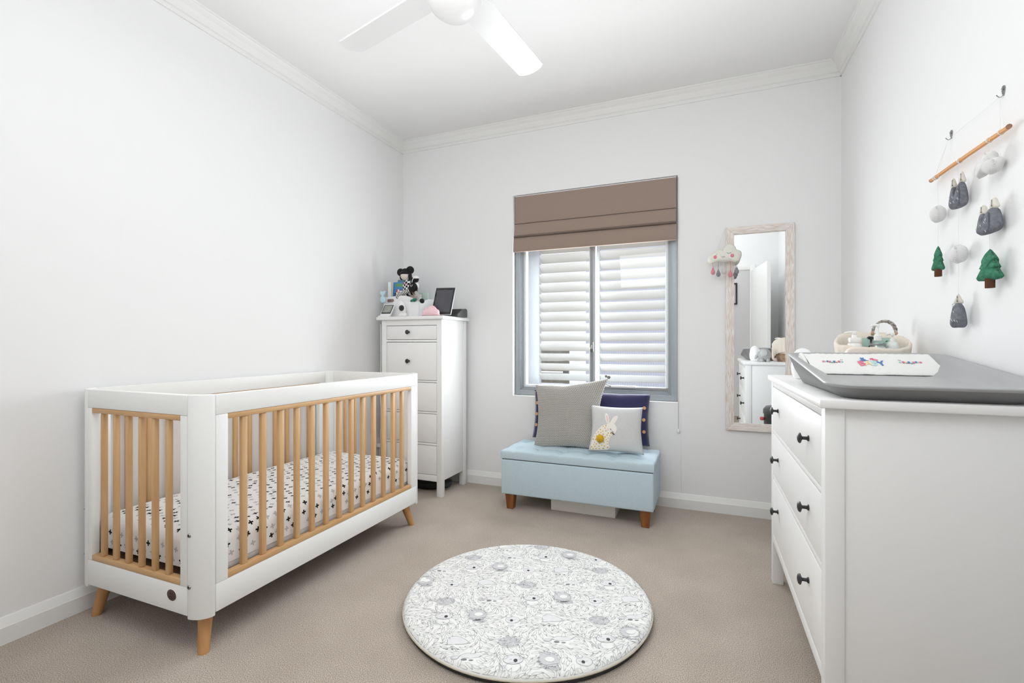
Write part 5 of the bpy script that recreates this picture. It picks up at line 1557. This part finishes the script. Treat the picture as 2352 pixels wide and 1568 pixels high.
# pink cloud night light
q = thing('cloud_night_light', 'pink cloud-shaped night light at the front of tall chest', 'night light', (-1.866, 2.995, CT))
out = [(-.072, .012), (-.066, .002), (.066, .002), (.074, .014), (.070, .038), (.052, .050), (.040, .062), (.018, .076), (-.010, .072), (-.024, .062), (-.046, .064), (-.056, .046), (-.072, .036)]
b = nb(); puffy(b, spl(out, 4), .05, 7, center=(0, .03)); 
obj('cloud_body', b, mat('pink silicone', (244, 206, 212), .45), q, 180)
b = nb()
for x in (-.026, .024): ribbon(b, [(x-.004, -.0235, .024), (x, -.0243, .0225), (x+.004, -.0235, .024)], .0014, (0, -1, 0))
ribbon(b, [(-.004, -.0253, .020), (0, -.0255, .018), (.004, -.0253, .020)], .0014, (0, -1, 0)); obj('face', b, mat('rose line', (206, 140, 152), .6), q, 0)
# tablet on a speaker dock
q = thing('tablet', 'dark tablet with pale edge leaning on the black dock', 'tablet', (-1.825, 3.066, CT+.012), 0)
q.rotation_euler = (R(-18), R(1.5), 0)
b = nb(); box(b, -.084, .084, 0, .009, 0, .218, .004, 3); obj('back_shell', b, mat('pale aluminium', (206, 207, 208), .35, .4), q)
b = nb(); box(b, -.0815, .0815, -.0012, .0004, .003, .215, .0006); gl = obj('front_glass', b, mat('black glass', (36, 36, 38), .12), q)
b = nb(); box(b, -.069, .069, -.0018, -.0010, .022, .196, .0003); obj('screen', b, mat('dark screen', (74, 74, 80), .15), gl)
q = thing('speaker_dock', 'black wedge speaker dock behind the tablet on tall chest', 'speaker', (-1.800, 3.215, CT), R(0))
b = nb(); prism(b, [(-.075, 0), (.085, 0), (.085, .055), (.072, .068), (.0, .060), (-.075, .020)], -.085, .075, 'yz', bev=.006, seg=3); obj('dock_body', b, mat('black dock', (56, 56, 57), .5), q)
b = nb(); prism(b, [(-.073, .024), (.0, .063), (.0, .0605), (-.073, .0215)], -.078, .068, 'yz'); obj('grille', b, mat('dock grille', (42, 42, 43), .8), q)

# bag under the tall chest, socket and cable behind the crib
q = thing('fabric_bag', 'black soft bag on the carpet under the tall chest', 'bag', (-2.00, 3.18, 0))
b = nb(); t = nb(); bmesh.ops.create_icosphere(t, subdivisions=4, radius=1)
for v in t.verts:
    d = v.co.copy(); k = 1+.14*noise.noise(d*2.4); v.co = Vector((d.x*.19*k, d.y*.11*k, .040+max(-.040, d.z*.052*k)))
merge(b, t); obj('bag_body', b, mat('black nylon', (26, 26, 28), .6), q, 180)
b = nb(); tube(b, catmull([(-.06, -.09, .05), (-.02, -.125, .06), (.04, -.125, .05), (.08, -.09, .05)], 6), .006, 8); obj('strap', b, mat('black strap', (20, 20, 22), .7), q)
q = thing('power_socket', 'white double power socket low on the left wall behind crib', 'power socket', (LX, 3.10, .325))
b = nb(); box(b, 0, .009, -.058, .058, -.036, .036, .003); obj('socket_plate', b, M['plastic'], q)
b = nb(); box(b, .009, .045, -.045, -.010, -.030, .0, .006); obj('plug', b, M['plastic'], q)
b = nb(); tube(b, catmull([(.045, -.028, -.016), (.062, -.028, -.03), (.058, -.022, -.12), (.052, -.03, -.22), (.055, -.04, -.30)], 6), .0028, 6); obj('cable', b, M['plastic'], q)
q = tag(obj('power_cable', nb() if 0 else tube(nb(), catmull([(LX+.05, 3.03, .06), (LX+.075, 3.02, .5), (LX+.085, 3.0, .75), (LX+.09, 3.0, 1.0), (LX+.088, 3.0, 1.25)], 8), .0028, 6), M['plastic']), 'thin white cable running up beside the left of tall chest', 'cable')

# ------------------------------------------------------------------ camera
cam = bpy.data.cameras.new('camera'); co = bpy.data.objects.new('camera', cam); COL.objects.link(co)
co.location = (0, 0, 1.10); co.rotation_euler = (PI/2, 0, R(22.306))
cam.sensor_fit = 'HORIZONTAL'; cam.sensor_width = 36; cam.lens = 1102/2352*36; cam.shift_y = 5.4/2352; cam.clip_start = .02
bpy.context.scene.camera = co

# ------------------------------------------------------------------ light
def area(name, loc, rot, sx, sy, power, col=(1, 1, 1)):
    l = bpy.data.lights.new(name, 'AREA'); l.shape = 'RECTANGLE'; l.size = sx; l.size_y = sy; l.energy = power; l.color = col
    o = bpy.data.objects.new(name, l); COL.objects.link(o); o.location = loc; o.rotation_euler = rot; return o
area('window_daylight', (-.79, 3.56, 1.29), (R(-90), 0, 0), 1.02, .98, 30.5, (.98, .99, 1))
area('bounce_fill', (-.62, .60, 2.585), (R(180), 0, 0), 1.9, 1.2, 22, (.95, .975, 1))  # unseen upward fill lamp, added to bounce light off the ceiling
area('added_ceiling_fill', (-.82, 1.45, 2.585), (R(180), 0, 0), 2.7, 2.3, 3.2, (.95, .975, 1))  # weak unseen lamp, added to lighten the ceiling in view
area('back_fill', (-.55, .85, 2.02), (R(80), 0, R(6)), 1.0, .4, 6.0, (.96, .98, 1))
area('hall_light', (0, -.75, 2.6), (0, 0, 0), .8, .5, 5.5, (1, 1, 1))
wld = bpy.data.worlds.new('sky'); bpy.context.scene.world = wld; wld.use_nodes = True
bg = wld.node_tree.nodes['Background']; bg.inputs['Color'].default_value = (.97, .98, 1, 1); bg.inputs['Strength'].default_value = 1.05
sc = bpy.context.scene
sc.view_settings.view_transform = 'Standard'; sc.view_settings.look = 'None'; sc.view_settings.exposure = .05; sc.view_settings.gamma = 1.04
sc.cycles.max_bounces = 8; sc.cycles.diffuse_bounces = 6; sc.cycles.glossy_bounces = 4; sc.cycles.transmission_bounces = 4; sc.cycles.transparent_max_bounces = 8; sc.cycles.use_denoising = True; sc.cycles.adaptive_threshold = .06
